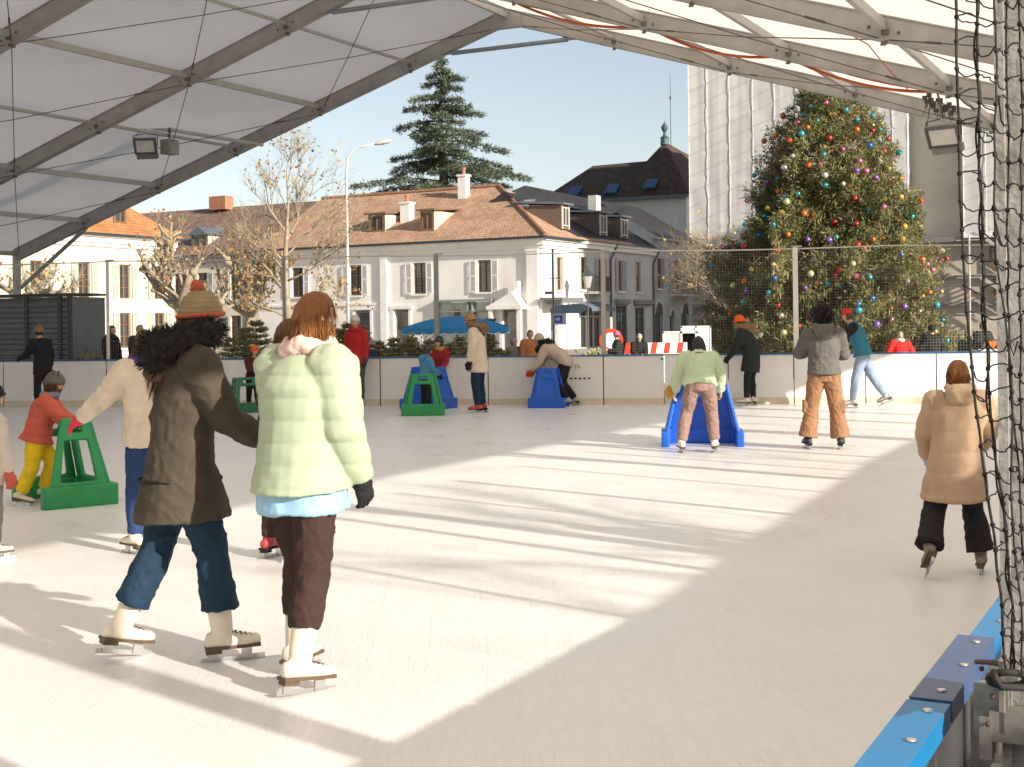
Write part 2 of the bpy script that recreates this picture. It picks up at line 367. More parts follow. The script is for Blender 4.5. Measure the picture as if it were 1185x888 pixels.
# ------------------------------------------------------------------ the marquee
BAY = 4.6; NB_ = 9; SL = .311; HA = 8.3
def hz(u): return HA - SL*abs(u)
Alu = mat('frame_metal', (.40, .385, .36), .5, .25, var=.12, scale=3, dirt=.3); Alu2 = mat('purlin_metal', (.46, .44, .41), .5, .2, var=.1, scale=4)
PVC = mat('roof_fabric', (.80, .735, .665), .55, var=.04, scale=.6, trans=.71, dirt=.12, spec=.3)
Wire = mat('wire', (.10, .09, .085), .5, .3, var=0)
tent = thing('marquee_tent', 'large white clear span marquee roof over the ice with grey metal rafters', 'marquee', T(0, 20, 0))
rl = math.hypot(1, SL)
for k in range(NB_+1):
    t = k*BAY
    for sgn in (-1, 1):
        m = MB(); m.beam(T(0 if sgn < 0 else .002, t, HA), T(sgn*15.05, t, hz(15.05)), .13, .30)
        for s_ in (-.155, .155):   # flanges: thin lips along the profile
            n = Vector((0, 0, 1)); m.beam(T(sgn*.05, t, HA)+n*s_, T(sgn*15.0, t, hz(15.0))+n*s_, .17, .018)
        m.cur = 1
        for u in (2.5, 5, 7.5, 10, 12.5):
            for du in (-.18, .18):
                p = T(sgn*(u+du), t+.066, hz(u+du)-.02); m.box(p, (.035, .03, .035))
            m.box(T(sgn*u, t, hz(u)-.168), (.06, .20, .03)); m.box(T(sgn*u+.02, t+.085, hz(u)-.05), (.09, .03, .07))
        ra = m.build('rafter', [Alu, mat('bolt_dark', (.13, .12, .11), .5, .5)], tent)
        m = MB(); m.beam(T(sgn*15, t, -.05), T(sgn*15, t, hz(15)+.05), .17, .14, E); m.box(T(sgn*15, t, .01), (.5, .5, .03)); m.build('post', Alu, tent)
        m = MB(); m.tube([T(sgn*14.85, t, 2.75), T(sgn*12.45, t, hz(12.45)-.17)], .055, 8); m.build('knee_brace', Alu, tent)
    m = MB(); m.tube([T(-1.42, t, 7.66), T(1.42, t, 7.66)], .05, 8)
    for s_ in (-1, 1): m.box(T(s_*1.5, t, 7.72), (.35, .06, .16), Matrix((E, A, UP)).transposed())
    m.build('collar_tie', mat('tie_grey', (.30, .33, .37), .45, .4), tent)
    m = MB(); m.box(T(0, t, HA-.06), (.7, .17, .36), Matrix((E, A, UP)).transposed()); m.build('apex_joint', Alu, tent)
Rm = Matrix((A, E, UP)).transposed()
for u in (-15, -12.5, -10, -7.5, -5, -2.5, 0, 2.5, 5, 7.5, 10, 12.5, 15):
    for k in range(NB_):
        m = MB(); z = hz(u)+.03
        if u == -7.5 or abs(u) == 2.5: m.tube([T(u, k*BAY+.07, z), T(u, (k+1)*BAY-.07, z)], .04, 8)
        else: m.beam(T(u, k*BAY+.07, z), T(u, (k+1)*BAY-.07, z), .07, .12)
        m.build('purlin', Alu2, tent)
# roof cloth, sagging a little between the frames
for sgn in (-1, 1):
    m = MB()
    def P(a, b, sgn=sgn):
        u = sgn*15.25*b; t = -.1+(NB_*BAY+.2)*a; ph = (t/BAY) % 1
        return T(u, t, hz(u)+.185-.04*math.sin(PI*ph)*(.4+.6*math.sin(PI*((abs(u)/2.5) % 1))))
    grid(m, P, 90, 36); m.build('roof_cloth', PVC, tent, smooth=True)
# wires: crossed stays in each bay
m = MB()
for k in range(NB_):
    for sgn in (-1, 1):
        for u0, u1 in ((0.3, 5), (5, 10), (10, 14.9)):
            for p, q in (((u0, k), (u1, k+1)), ((u1, k), (u0, k+1))):
                a, b = T(sgn*p[0], p[1]*BAY, hz(p[0])-.13), T(sgn*q[0], q[1]*BAY, hz(q[0])-.13)
                m.tube([a, (a+b)/2-UP*.05, b], .009, 5)
                m.tube([a+(b-a)*.12-UP*.01, a+(b-a)*.16-UP*.013], .018, 6)
m.build('bracing_wire', Wire, tent)
# the tube with the lamps
m = MB(); pa, pb = w(-60, 108, 27.5), w(304, 168, 32.2); m.tube([pa, pb], .045, 8)
tb_ = m.build('lighting_tube', Alu2, tent)
def floodlight(c, fw, sc_, lab, hook):
    r = thing('floodlight', lab, 'floodlight', c, 'floodlights under the marquee roof')
    fw = fw.normalized(); x = fw.cross(UP).normalized(); z = x.cross(fw); R = Matrix((x, fw, z)).transposed(); S = sc_
    m = MB(); m.box(c, (.56*S, .05*S, .40*S), R); m.build('housing', mat('lamp_grey', (.20, .20, .19), .5, .3), r)
    m = MB(); m.box(c+fw*.028*S, (.44*S, .012, .28*S), R); m.build('glass', mat('lamp_glass', (.62, .60, .57), .2, 0, spec=.6), r)
    m = MB()
    for dx, dz, a, b in ((0, .185, .56, .03), (0, -.185, .56, .03), (.265, 0, .03, .34), (-.265, 0, .03, .34)): m.box(c+x*dx*S+z*dz*S+fw*.035*S, (a*S, .03*S, b*S), R)
    m.build('bezel', mat('lamp_dark', (.12, .115, .11), .5, .3), r)
    m = MB(); m.box(c-z*.26*S-fw*.06*S, (.5*S, .16*S, .12*S), R); m.build('driver_box', mat('lamp_grey', (.2, .2, .19)), r)
    m = MB()
    for s_ in (-1, 1): m.tube([c+x*s_*.3*S, c+x*s_*.3*S+UP*.26*S, c+x*s_*.05+UP*.3*S], .012, 6)
    m.tube([c+UP*.3*S, hook], .02, 6); m.tube([c-z*.2*S, c-z*.34*S+x*.2, c+x*.3*S+UP*.1, hook+x*.1], .008, 5)
    m.build('bracket', mat('lamp_dark', (.12, .115, .11)), r)
    return r
tc_ = lambda px: pa+(pb-pa)*hit(Vector((pa.x, pa.y, 0)), Vector((pb.x-pa.x, pb.y-pa.y, 0)), px)
p = tc_(171); floodlight(p-UP*.46, Vector((-.1, -1, -.35)), .92, 'dark floodlight clamped to the tube at the left of the roof', p)
p = tc_(199); r = thing('loudspeaker', 'small square grey loudspeaker hanging beside the left floodlight', 'loudspeaker', p-UP*.5)
m = MB(); m.box(p-UP*.40, (.33, .26, .33), Rm); m.build('cabinet', mat('speaker_grey', (.30, .28, .26), .7), r)
m = MB(); m.tube([p, p-UP*.24], .02, 6); m.box(p, (.07, .12, .12)); m.build('hanger', mat('lamp_dark', (.12, .115, .11)), r)
m = MB(); c = p-UP*.40-A*.136; m.box(c, (.006, .28, .28), Rm); m.build('grille', mat('grille', (.24, .225, .21), .8, bump=.6, bscale=150), r)
p = w(1085, 108, 21.6); c = w(1092, 158, 21.4)
floodlight(c, Vector((-.62, -.75, -.62)), .95, 'grey floodlight with pale glass hanging at the right below the rafters', p)
m = MB()   # clutter of clamps and leads above it
for i in range(14):
    q = w(1070+i*2.6, 112+random.uniform(-4, 12)+i*.9, 21.6); m.box(q, (.06, .07, random.uniform(.04, .12)), Rm)
    q2 = w(1070+i*2.6+random.uniform(-6, 9), 122+random.uniform(0, 22), 21.5); m.tube([q, (q+q2)/2-UP*.08, q2], .008, 5)
tag(m.build('lamp_wiring', mat('bolt_dark', (.13, .12, .11))), 'dark clamps and tangled leads above the right floodlight', 'wiring')
# orange leads draped along the second frame on the right
def drape(pts, sag, r):
    m = MB(); P = []
    for a, b in zip(pts, pts[1:]):
        for k in range(12): s = k/12; P.append(a+(b-a)*s-UP*sag*4*s*(1-s))
    P.append(pts[-1]); m.tube(P, r, 6); return m
Or = mat('cable_orange', (.62, .13, .03), .5, var=.1)
fp = lambda u, dz=0: T(u, BAY-.12, hz(u)-.06+dz)
for pts, sag, r, lab in (([fp(2.2), fp(5), fp(7.4), fp(10)], .2, .024, 'thick orange cable looped along the rafter on the right'), ([fp(1.2), fp(5, .05), fp(7.5, .02), fp(10.2)], .11, .014, 'thinner orange cable following the thick one along the right rafter')):
    tag(drape(pts, sag, r).build('orange_cable', Or, smooth=True), lab, 'cable', 'orange cables under the roof')
m = MB(); a, b, c = T(7.4, 2*BAY-.1, hz(7.4)-.2), w(1005, 52, 20), w(1052, 105, 22); a = w(925, -2, 17.5)
m = drape([a, w(1005, 52, 19), c], .03, .01); tag(m.build('orange_cable', Or, smooth=True), 'thin orange cable hanging down from the roof towards the right floodlight', 'cable', 'orange cables under the roof')
# ------------------------------------------------------------------ unseen cloth screens, poles and rolls added at the right to shape the sunlit ice
ShadeCloth = mat('shade_cloth', (.55, .52, .48), .8, var=.08)
def wh(t): return 2.14-.0*t if t < 11 else max(1.78, 2.14-(t-11)*.030)  # top of the added screen, shaped to set the sunlit strip's edge
for k in range(10):
    t0, t1 = k*BAY-1.5, (k+1)*BAY-1.55
    m = MB(); m.prism([T(15.58, t0, .02), T(15.58, t1, .02), T(15.58, t1, wh(t1)), T(15.58, t0, wh(t0))], E*.04)
    m.beam(T(15.6, t0, wh(t0)+.02), T(15.6, t1, wh(t1)+.02), .07, .04)
    tag(m.build('shade_screen', ShadeCloth), 'unseen grey cloth screen added along the right side to shade the ice', 'shade_screen', 'added screens that shade the ice')
rq = random.Random(4); t = -1.0  # poles and cloth rolls added out of view to stripe the ice
while t < 34:
    rr = rq.choice((.03, .035, .05, .05, .10, .12)); h = 3.45 if rr < .09 else 3.6
    m = MB(); m.tube([T(15.45, t, 0), T(15.45, t, h)], rr, 10)
    if rr < .09: tag(m.build('net_pole', Pole), 'unseen grey pole added along the right side to stripe the ice', 'net pole', 'added poles that stripe the ice')  # net_pole here is an added pole that stripes the ice
    else: tag(m.build('stripe_roll', ShadeCloth), 'unseen cloth roll added along the right side to stripe the ice', 'stripe_cloth', 'added rolls that stripe the ice')
    t += rq.choice((.7, 1.1, 1.5, 2.1, 2.6))
# near boards
NearB = mat('cap_light_blue', (.0, .19, .45), .38, var=.07, scale=4); NearD = mat('cap_blue_shaded', (.055, .10, .22), .4, var=.08, scale=4)  # NearD: the column's shadow on the blue cap, painted as a darker blue
RA = Matrix((E, A, UP)).transposed()
Hn = .94
for i, (s0, s1, dz, capm, lab) in enumerate(((-2.6, .41, 0, 'a', 'near rink board with a light blue cap at the bottom right corner'), (.43, .96, -.0, 'b', 'near rink board segment with the column shadow painted on its blue cap'), (.98, 2.3, -.025, 'a', 'near rink board with a light blue cap running behind the hanging net'), (2.32, 4.8, -.025, 'a', 'x'), (4.82, 9, -.025, 'a', 'x'), (9.02, 14, -.025, 'a', 'x'), (14.02, sN-.1, -.025, 'a', 'x'))):
    c = near((s0+s1)/2); L = s1-s0
    off = .22
    r = thing('rink_board', lab if lab != 'x' else 'blue capped rink board along the near side beyond the frame', 'rink board', c, 'blue capped boards along the near side')
    wd_ = .075 if i < 2 else .062; o_ = 0 if i < 2 else .006
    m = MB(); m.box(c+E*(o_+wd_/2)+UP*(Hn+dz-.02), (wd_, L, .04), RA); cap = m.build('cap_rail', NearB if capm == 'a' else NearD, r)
    m = MB(); m.box(c+E*(.03)+UP*((Hn+dz-.04)/2), (.035, L, Hn+dz-.042), RA); m.build('panel', Wb, r)
    m = MB(); n = max(2, int(L/.17))
    for k in range(n):
        q = near(s0+.06+(L-.12)*k/(n-1), o_+wd_*(.72 if k % 2 else .62), Hn+dz+.001); m.lathe(q, [(.009, 0), (.008, .0025), (.004, .0035)], 10)
    m.build('screw', mat('screw_steel', (.6, .58, .55), .3, .9), cap, smooth=False)
    m = MB(); k = s0+.3
    m.box(c+E*.085+UP*.72, (.04, L-.02, .045), RA)
    m.box(c+E*.085+UP*.2, (.04, L-.02, .045), RA)
    while k < s1: m.box(near(k, .085, .45), (.045, .05, .9), RA); k += 1.1
    m.build('support_frame', Steel, r)
# column at right with bracket
cp = Vector((.842+.065, 2.33, 0))
r = thing('steel_column', 'weathered galvanised steel column standing behind the near boards at the right edge', 'column', cp)
Galv = mat('galv_old', (.37, .36, .34), .6, .35, var=.22, scale=14, dirt=.6, bump=.25, bscale=60)
m = MB(); m.box(cp+UP*2.5+E*.01, (.12, .12, 3.62), RA); m.build('shaft', Galv, r)
m = MB()
for k in range(40): m.lathe(Vector((0, 0, 0)), [(.001, 0), (.0012, .001)], 4) if False else None
for s_ in (-.058, .058): m.box(cp+UP*2.5+E*(.01+s_)-A*.064, (.016, .012, 3.60), RA)
m.build('flange', Galv, r)
m = MB(); lp = w(1150, 800, 2.3); lp.z = 0
m.box(lp+UP*.42+E*.012, (.04, .06, .86), RA); m.build('lower_post', Galv, r)
m = MB(); q = w(1147, 822, 2.28)
m.box(q, (.055, .008, .09), RA); m.box(q+E*.02+UP*.03, (.008, .05, .12), RA); m.box(q+E*.05-UP*.02, (.10, .05, .05), RA); m.box(q+UP*.062+E*.03, (.03, .03, .03), RA)
m.box(w(1143, 850, 2.28), (.02, .05, .07), RA); m.build('bracket', mat('bracket_steel', (.30, .28, .25), .5, .6, var=.25, scale=30, dirt=.5), r)
m = MB()
for q in (w(1148, 806, 2.25), w(1143, 838, 2.25), w(1162, 790, 2.25), w(1136, 774, 2.4)):
    m.sphere(q, .005, 8, 6)
m.tube([w(1130, 766, 2.5), w(1150, 767, 2.35), w(1165, 771, 2.28)], .005, 6)
m.build('bolt', mat('rust', (.09, .05, .03), .8, .2), r)
# ------------------------------------------------------------------ black hanging net
net = thing('hanging_net', 'black knotted net hanging gathered beside the steel column at the right', 'net', w(1163, 790, 2.18))
ky = [(-20, 1106), (60, 1107), (200, 1110), (300, 1115), (350, 1118), (440, 1126), (560, 1141), (640, 1152), (700, 1160), (780, 1163)]
def left(y):
    for (a, xa), (b, xb) in zip(ky, ky[1:]):
        if y <= b: return xa+(xb-xa)*(y-a)/(b-a)
    return ky[-1][1]
NS = 9; offs = [0, .27, .48, .64, .80, .97, 1.14, 1.3, 1.5]
def strand(i, y):
    wid = 92 - 52*max(0, (y-150))/630
    nx = noise.noise(Vector((i*3.1, y/110., 0)))*(3.5 if i else 1.2) + noise.noise(Vector((i*7.7, y/40., 4)))*1.6
    x = left(y)+offs[i]*wid+nx + (12*math.sin((y-300)/90)*math.exp(-((y-420)/160)**2) if i == 2 else 0)
    return x, 2.17+.03*math.sin(i*2.3)+.02*noise.noise(Vector((i, y/90., 9)))
Rope = mat('black_rope', (.018, .017, .016), .8, var=.3, scale=200)
for i in range(NS):
    m = MB(); pts = []; rs = []
    for k in range(100):
        y = -20+k*8.1; x, z = strand(i, y); pts.append(w(x, y, z)); rs.append(.0016+.0007*abs(noise.noise(Vector((i*5, y/9., 2))))+(.0006 if i in (0, 1) else 0))
    m.tube(pts, rs, 6)
    if i == 1:  # second cord twisted with it
        m.tube([p+Vector((.004*math.sin(k*.5), .004, 0)) for k, p in enumerate(pts)], .0018, 5)
    m.build('cord', Rope, net, smooth=True)
m = MB(); kn = MB()
for i in range(NS-1):
    y = -12 + (i*11) % 17
    while y < 778:
        for rep in range(2 if i < 3 and random.random() < .15 else 1):
            y1 = y + random.uniform(-9, 12) + (5 if rep else 0); x0, z0 = strand(i, y); x1, z1 = strand(i+1, min(779, y1))
            a, b = w(x0, y, z0), w(x1, min(779, y1), z1); sag = random.uniform(-.010, .018)
            pts = [a+(b-a)*s - UP*sag*4*s*(1-s) + Vector((0, .01*math.sin(PI*s)*random.uniform(-1, 1), 0)) for s in (0, .15, .3, .45, .6, .75, .9, 1)]
            m.tube(pts, .0013, 5)
            kn.sphere(a, (.0042, .0042, .0048), 7, 5)
        y += 30 + random.uniform(-3, 4)
for k in range(11):   # loose loops
    i = random.randrange(2, NS-2); y = random.uniform(20, 700); x0, z0 = strand(i, y); j = min(NS-1, i+random.choice((1, 2))); x1, z1 = strand(j, y+random.uniform(10, 60))
    a, b = w(x0, y, z0-.03), w(x1, y+30, z1-.02); m.tube([a+(b-a)*s+UP*.02*math.sin(PI*s)*random.choice((-1, 1)) for s in (0, .2, .4, .6, .8, 1)], .0016, 5)
o = m.build('mesh_cord', Rope, net, smooth=True); o['kind'] = 'stuff'
o = kn.build('knot', Rope, net, smooth=True); o['kind'] = 'stuff'
m = MB(); P = [w(1166+22*math.cos(t), 786+8*math.sin(t), 2.2+.05*math.sin(t)) for t in [2*PI*k/20 for k in range(21)]]; m.tube(P, .006, 8)
m.tube([w(1150, 776, 2.16), w(1152, 786, 2.15), w(1158, 795, 2.15), w(1185, 796, 2.16), w(1200, 790, 2.2)], .006, 8)
m.build('tie_rope', Rope, net, smooth=True)
# ------------------------------------------------------------------ buildings
Glass = mat('window_glass', (.05, .055, .06), .08, var=.3, scale=1.5, spec=.8)
Stucco = mat('stucco_white', (.82, .79, .745), .85, var=.06, scale=.7, bump=.2, bscale=12, dirt=.3)
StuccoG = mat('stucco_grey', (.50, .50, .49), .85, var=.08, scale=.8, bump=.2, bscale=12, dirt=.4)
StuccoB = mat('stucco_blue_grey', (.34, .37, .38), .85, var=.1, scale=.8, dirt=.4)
StuccoY = mat('stucco_cream', (.70, .63, .52), .85, var=.07, scale=.7, bump=.2, bscale=12, dirt=.3)
Trim = mat('trim_white', (.82, .80, .76), .7, var=.05, scale=2, dirt=.2)
ShutW = mat('shutter_white', (.72, .71, .70), .6, var=.05, scale=3); ShutG = mat('shutter_green', (.50, .56, .47), .6, var=.08, scale=3); ShutB = mat('shutter_grey', (.42, .44, .45), .6, var=.08)
WoodF = mat('frame_brown', (.20, .11, .055), .6, var=.2, scale=6); StoneF = mat('stone_surround', (.50, .45, .38), .8, var=.1, scale=5)
TileO = tile_mat('tiles_orange', 'ba957a', 'd0ad90', '7a604c'); TileB = tile_mat('tiles_brown', '80695b', '9c8474', '52443b'); TileP = tile_mat('tiles_bright', 'b87c4e', 'c99262', '8a5c38')
Slate = tile_mat('slate_dark', '2c2b2d', '3c393a', '1a1a1b', .25, .3, .6, .3); Slate2 = tile_mat('mansard_tiles', '4d3f37', '64554a', '302823', .22, .28, .8, .4)
Zinc = mat('zinc', (.16, .19, .22), .5, .4, var=.15); PipeD = mat('pipe_dark', (.05, .055, .06), .5, .2)
def frame(o, x, y): return Matrix(((x.x, y.x, 0, o.x), (x.y, y.y, 0, o.y), (0, 0, 1, o.z), (0, 0, 0, 1)))
def wall_faces(mb, x0, x1, z0, z1, ops, dep=.24):
    xs = sorted({x0, x1, *[v for o in ops for v in o[:2]]}); zs = sorted({z0, z1, *[v for o in ops for v in o[2:4]]})
    for i in range(len(xs)-1):
        for j in range(len(zs)-1):
            cx, cz = (xs[i]+xs[i+1])/2, (zs[j]+zs[j+1])/2
            if any(o[0] < cx < o[1] and o[2] < cz < o[3] for o in ops): continue
            mb.add([(xs[i], 0, zs[j]), (xs[i+1], 0, zs[j]), (xs[i+1], 0, zs[j+1]), (xs[i], 0, zs[j+1])], [(0, 1, 2, 3)])
    for a, b, c, d in [o[:4] for o in ops]:
        mb.add([(a, 0, c), (b, 0, c), (b, 0, d), (a, 0, d), (a, dep, c), (b, dep, c), (b, dep, d), (a, dep, d)], [(0, 1, 5, 4), (1, 2, 6, 5), (2, 3, 7, 6), (3, 0, 4, 7)])
def window(root, M, o, fm, shut=None, sill=True, surround=None, mull=3, blind=None):
    a, b, c, d = o[:4]; W, H = b-a, d-c
    m = MB(M)
    for x, wd_ in ((a+.04, .08), (b-.04, .08), ((a+b)/2, .09)): m.box((x, .14, (c+d)/2), (wd_, .06, H))
    for z in (c+.04, d-.04): m.box(((a+b)/2, .14, z), (W-.002, .058, .08))
    for k in range(1, mull): m.box(((a+b)/2, .142, c+H*k/mull), (W-.01, .04, .04))
    wn = m.build('window', fm, root)
    m = MB(M); m.box(((a+b)/2, .20, (c+d)/2), (W, .02, H)); m.build('pane', Glass, wn)
    if blind:
        m = MB(M); m.box(((a+b)/2, .172, d-H*.22), (W-.1, .02, H*.44)); m.build('blind', blind, wn)
    if sill:
        m = MB(M); m.box(((a+b)/2, -.02, c-.06), (W+.24, .22, .11)); m.build('sill', Trim, wn)
    if surround:
        m = MB(M)
        for x in (a-.09, b+.09): m.box((x, -.02, (c+d)/2), (.17, .05, H+.2))
        m.box(((a+b)/2, -.025, d+.1), (W+.36, .07, .19)); m.build('surround', surround, wn)
    if shut:
        for s_ in (-1, 1):
            m = MB(M); x = (a-.05-W/4-.02) if s_ < 0 else (b+.05+W/4+.02); sw = W/2
            for dx in (-sw/2+.03, sw/2-.03): m.box((x+dx, -.085, (c+d)/2), (.06, .045, H))
            for z in (c+.04, d-.04, (c+d)/2): m.box((x, -.085, z), (sw-.1, .045, .08))
            k = c+.1
            R = Matrix.Rotation(rad(35), 3, 'X')
            while k < d-.1: m.box((x, -.085, k), (sw-.1, .012, .075), R); k += .075
            m.build('shutter', shut, wn)
    return wn
def roof_part(root, polys, mt, name='roof', thick=.14):
    m = MB()
    for p in polys: m.quad(p)
    o = m.build(name, mt, root)
    return o
# ---- main corner house (front + right face)
R30 = rad(30); FX = Vector((math.cos(R30), -math.sin(R30), 0)); FY = Vector((math.sin(R30), math.cos(R30), 0))
Cn = Vector((1.82, 80, 0)); HE = 6.75
def ft(px): return hit(Cn, -FX, px)           # metres left of the corner along the front
def rt(px): return hit(Cn, A, px)             # metres back from the corner along the right face
LA = ft(300); LB = LA+19
Mf = frame(Cn-FX*LA, FX, FY); fx = lambda px: LA-ft(px)
Mr = frame(Cn, A, -E)
def zpx(py, px, P): return EYE + ((CY-py) - ROLL*(CX-px)*-1*-1*0 + (CY + ROLL*(CX-px) - CY))*P/F if False else EYE + ((CY+ROLL*(CX-px))-py)*P/F
hA = thing('corner_house', 'white two storey corner house with orange brown tiled hip roof behind the blue parasol', 'house', Cn-FX*8+FY*5)
m = MB(Mf)
wz0, wz1 = 3.55, 5.5
opsF = []
for px in (486, 561, 412, 345): x = fx(px); opsF.append((x-.47, x+.47, wz0, wz1))
gl = (fx(506), fx(571), .05, 3.0)
gops = [gl, (fx(590)-.5, fx(590)+.5, .05, 2.5), (fx(420)-.6, fx(420)+.6, .05, 2.6), (fx(465)-.55, fx(465)+.55, .05, 2.6), (fx(360)-.6, fx(360)+.6, .05, 2.6)]
wall_faces(m, 0, LA, 0, HE, opsF+gops)
m.M = Mr; tA = rt(667)
opsR = [(rt(648)-.38, rt(648)+.38, 3.6, 5.6), (rt(640)-.5, rt(640)+.5, .05, 2.5)]
wall_faces(m, 0, tA, 0, HE, opsR)
m.M = Mf; m.add([(0, 0, 0), (0, 14, 0), (0, 14, HE), (0, 0, HE)], [(0, 1, 2, 3)])
m.build('wall', Stucco, hA)
for o in opsF: window(hA, Mf, o, WoodF, ShutW)
window(hA, Mr, opsR[0], WoodF, None, surround=StoneF)
for M_, ops in ((Mf, gops[1:]), (Mr, opsR[1:])):
    for a, b, c, d in ops:
        m = MB(M_); m.box(((a+b)/2, .2, (c+d)/2), (b-a, .05, d-c)); dr = m.build('door', mat('door_dark', (.16, .14, .12), .5, var=.2), hA)
        m = MB(M_); m.box(((a+b)/2, .16, d-.75), (b-a-.25, .03, 1.1)); m.build('pane', Glass, dr)
        m = MB(M_)
        for x in (a-.1, b+.1): m.box((x, -.03, (c+d)/2), (.2, .08, d-c+.2))
        m.box(((a+b)/2, -.06, d+.13), (b-a+.6, .16, .22)); m.build('surround', Trim, dr)
# glazed shopfront
m = MB(Mf); a, b, c, d = gl; GF = mat('shop_green_grey', (.22, .27, .24), .5, var=.1)
for x in (a+.06, a+(b-a)*.58, a+(b-a)*.66, b-.06): m.box((x, -.1, (c+d)/2), (.12, .3, d-c))
m.box(((a+b)/2, -.14, d+.05), (b-a+.1, .4, .16)); m.box(((a+b)/2, -.1, d-.6), (b-a, .26, .08)); m.box(((a+b)/2, -.1, .25), (b-a, .26, .5))
sf = m.build('shopfront', GF, hA)
m = MB(Mf); m.box(((a+b)/2, .05, 1.7), (b-a-.1, .03, 2.5)); m.build('pane', mat('shop_glass', (.30, .34, .31), .12, var=.5, scale=1.1, spec=.7), sf)
m = MB(Mf); m.box((a+(b-a)*.36, -.02, 2.0), (.35, .06, 1.0)); m.build('poster', mat('poster_dark', (.05, .06, .05), .6), sf)
# cornice, string course, pilaster, gable porch
m = MB(Mf)
for x0, x1 in ((0, LA),):
    m.box(((x0+x1)/2+.15, -.20, HE-.1), (x1-x0+.3, .44, .2)); m.box(((x0+x1)/2+.1, -.12, HE-.34), (x1-x0+.2, .26, .28)); m.box(((x0+x1)/2+.05, -.06, HE-.58), (x1-x0+.1, .14, .2))
    m.box((fx(440)/2, -.05, 2.98), (fx(440), .12, .16))
m.M = Mr
m.box((tA/2-.1, -.20, HE-.1), (tA+.3, .44, .2)); m.box((tA/2-.08, -.12, HE-.34), (tA+.22, .26, .28)); m.box((tA/2, -.06, HE-.58), (tA, .14, .2))
m.build('cornice', Trim, hA)
m = MB(Mf)
for px, wd_ in ((618, .75), (446, .5)): m = MB(Mf); m.box((fx(px), -.09, (HE-.7)/2), (wd_, .2, HE-.7)); m.box((fx(px), -.11, HE-.78), (wd_+.15, .24, .14)); m.build('pilaster', Trim, hA)
m = MB(Mr); m.box((tA-.3, -.06, (HE-.7)/2), (.5, .14, HE-.7)); m.build('pilaster', Trim, hA)
m = MB(Mf); x0, x1 = fx(574), fx(611); xm = (x0+x1)/2
m.prism([(x0, -.9, 2.7), (x1, -.9, 2.7), (xm+.5, -.9, 3.5)], (0, .88, 0)); m.box((xm, -.48, 2.58), (x1-x0+.2, 1.0, .22))
for x in (x0+.12, x1-.12): m.box((x, -.8, 1.24), (.22, .22, 2.46))
m.box((xm+.62, -.4, 3.4), (.32, .32, 1.5)); m.build('porch', Trim, hA)
m = MB(Mr); m.box((1.1, -.75, 3.05), (3.0, 1.5, .14)); m.box((1.1, -1.45, 2.95), (3.0, .06, .34)); m.build('canopy', mat('canopy_grey', (.16, .165, .17), .6), hA)
# roof
ov = .55; RZ = 10.75
fl = Cn-FX*LA-FY*ov; fr = Cn-FY*ov+FX*ov; ezz = HE+.02
Rr = Cn-FX*7+FY*7; Rl = Cn-FX*LA+FY*7; br = Cn+A*14+FX*ov; bl = Cn-FX*LA+FY*14.5
def z_(p, z): return Vector((p.x, p.y, z))
roof = roof_part(hA, [[z_(fl, ezz), z_(fr, ezz), z_(Rr, RZ), z_(Rl, RZ)], [z_(fr, ezz), z_(br, ezz), z_(Rr, RZ)], [z_(br, ezz), z_(bl, ezz), z_(Rl, RZ), z_(Rr, RZ)]], TileO)
m = MB(); m.tube([z_(fr, ezz+.04), z_(fr.lerp(Rr, .5), (ezz+RZ)/2+.05), z_(Rr, RZ+.04)], .13, 8); m.tube([z_(Rr, RZ+.03), z_(Rl, RZ+.03)], .14, 8); m.build('ridge_tile', mat('ridge_clay', (.30, .15, .085), .8, var=.25, scale=3), roof)
m = MB(); m.tube([z_(fl, ezz-.06)-FY*.06, z_(fr, ezz-.06)-FY*.06+FX*.06, z_(Cn+A*tA+E*ov, ezz-.06)+E*.06], .075, 8); m.build('gutter', PipeD, hA)
def chimney(root, p, z0, z1, wd_=.7, pots=1):
    m = MB(); R = Matrix((FX, FY, UP)).transposed(); m.box(z_(p, (z0+z1)/2), (wd_, wd_*.85, z1-z0), R); m.box(z_(p, z1+.06), (wd_+.14, wd_*.85+.14, .12), R); ch = m.build('chimney', Trim, root)
    m = MB()
    for k in range(pots): m.lathe(z_(p+FX*(k-(pots-1)/2)*.35, z1+.1), [(.13, 0), (.12, .35), (.15, .37), (.15, .5)], 10)
    m.build('pot', mat('clay_pot', (.42, .16, .09), .8), ch)
def on_front(px, s):  # s metres up-slope from the wall line of the front roof
    p = Cn-FX*ft(px)+FY*s; return p, ezz+(s+ov)*(RZ-ezz)/(7+ov)
p, z = on_front(483, 5.7); chimney(hA, p, z-.6, 11.4, .62, 1)
p, z = on_front(446, 2.6); chimney(hA, p, z-.8, 9.5, .7, 1)
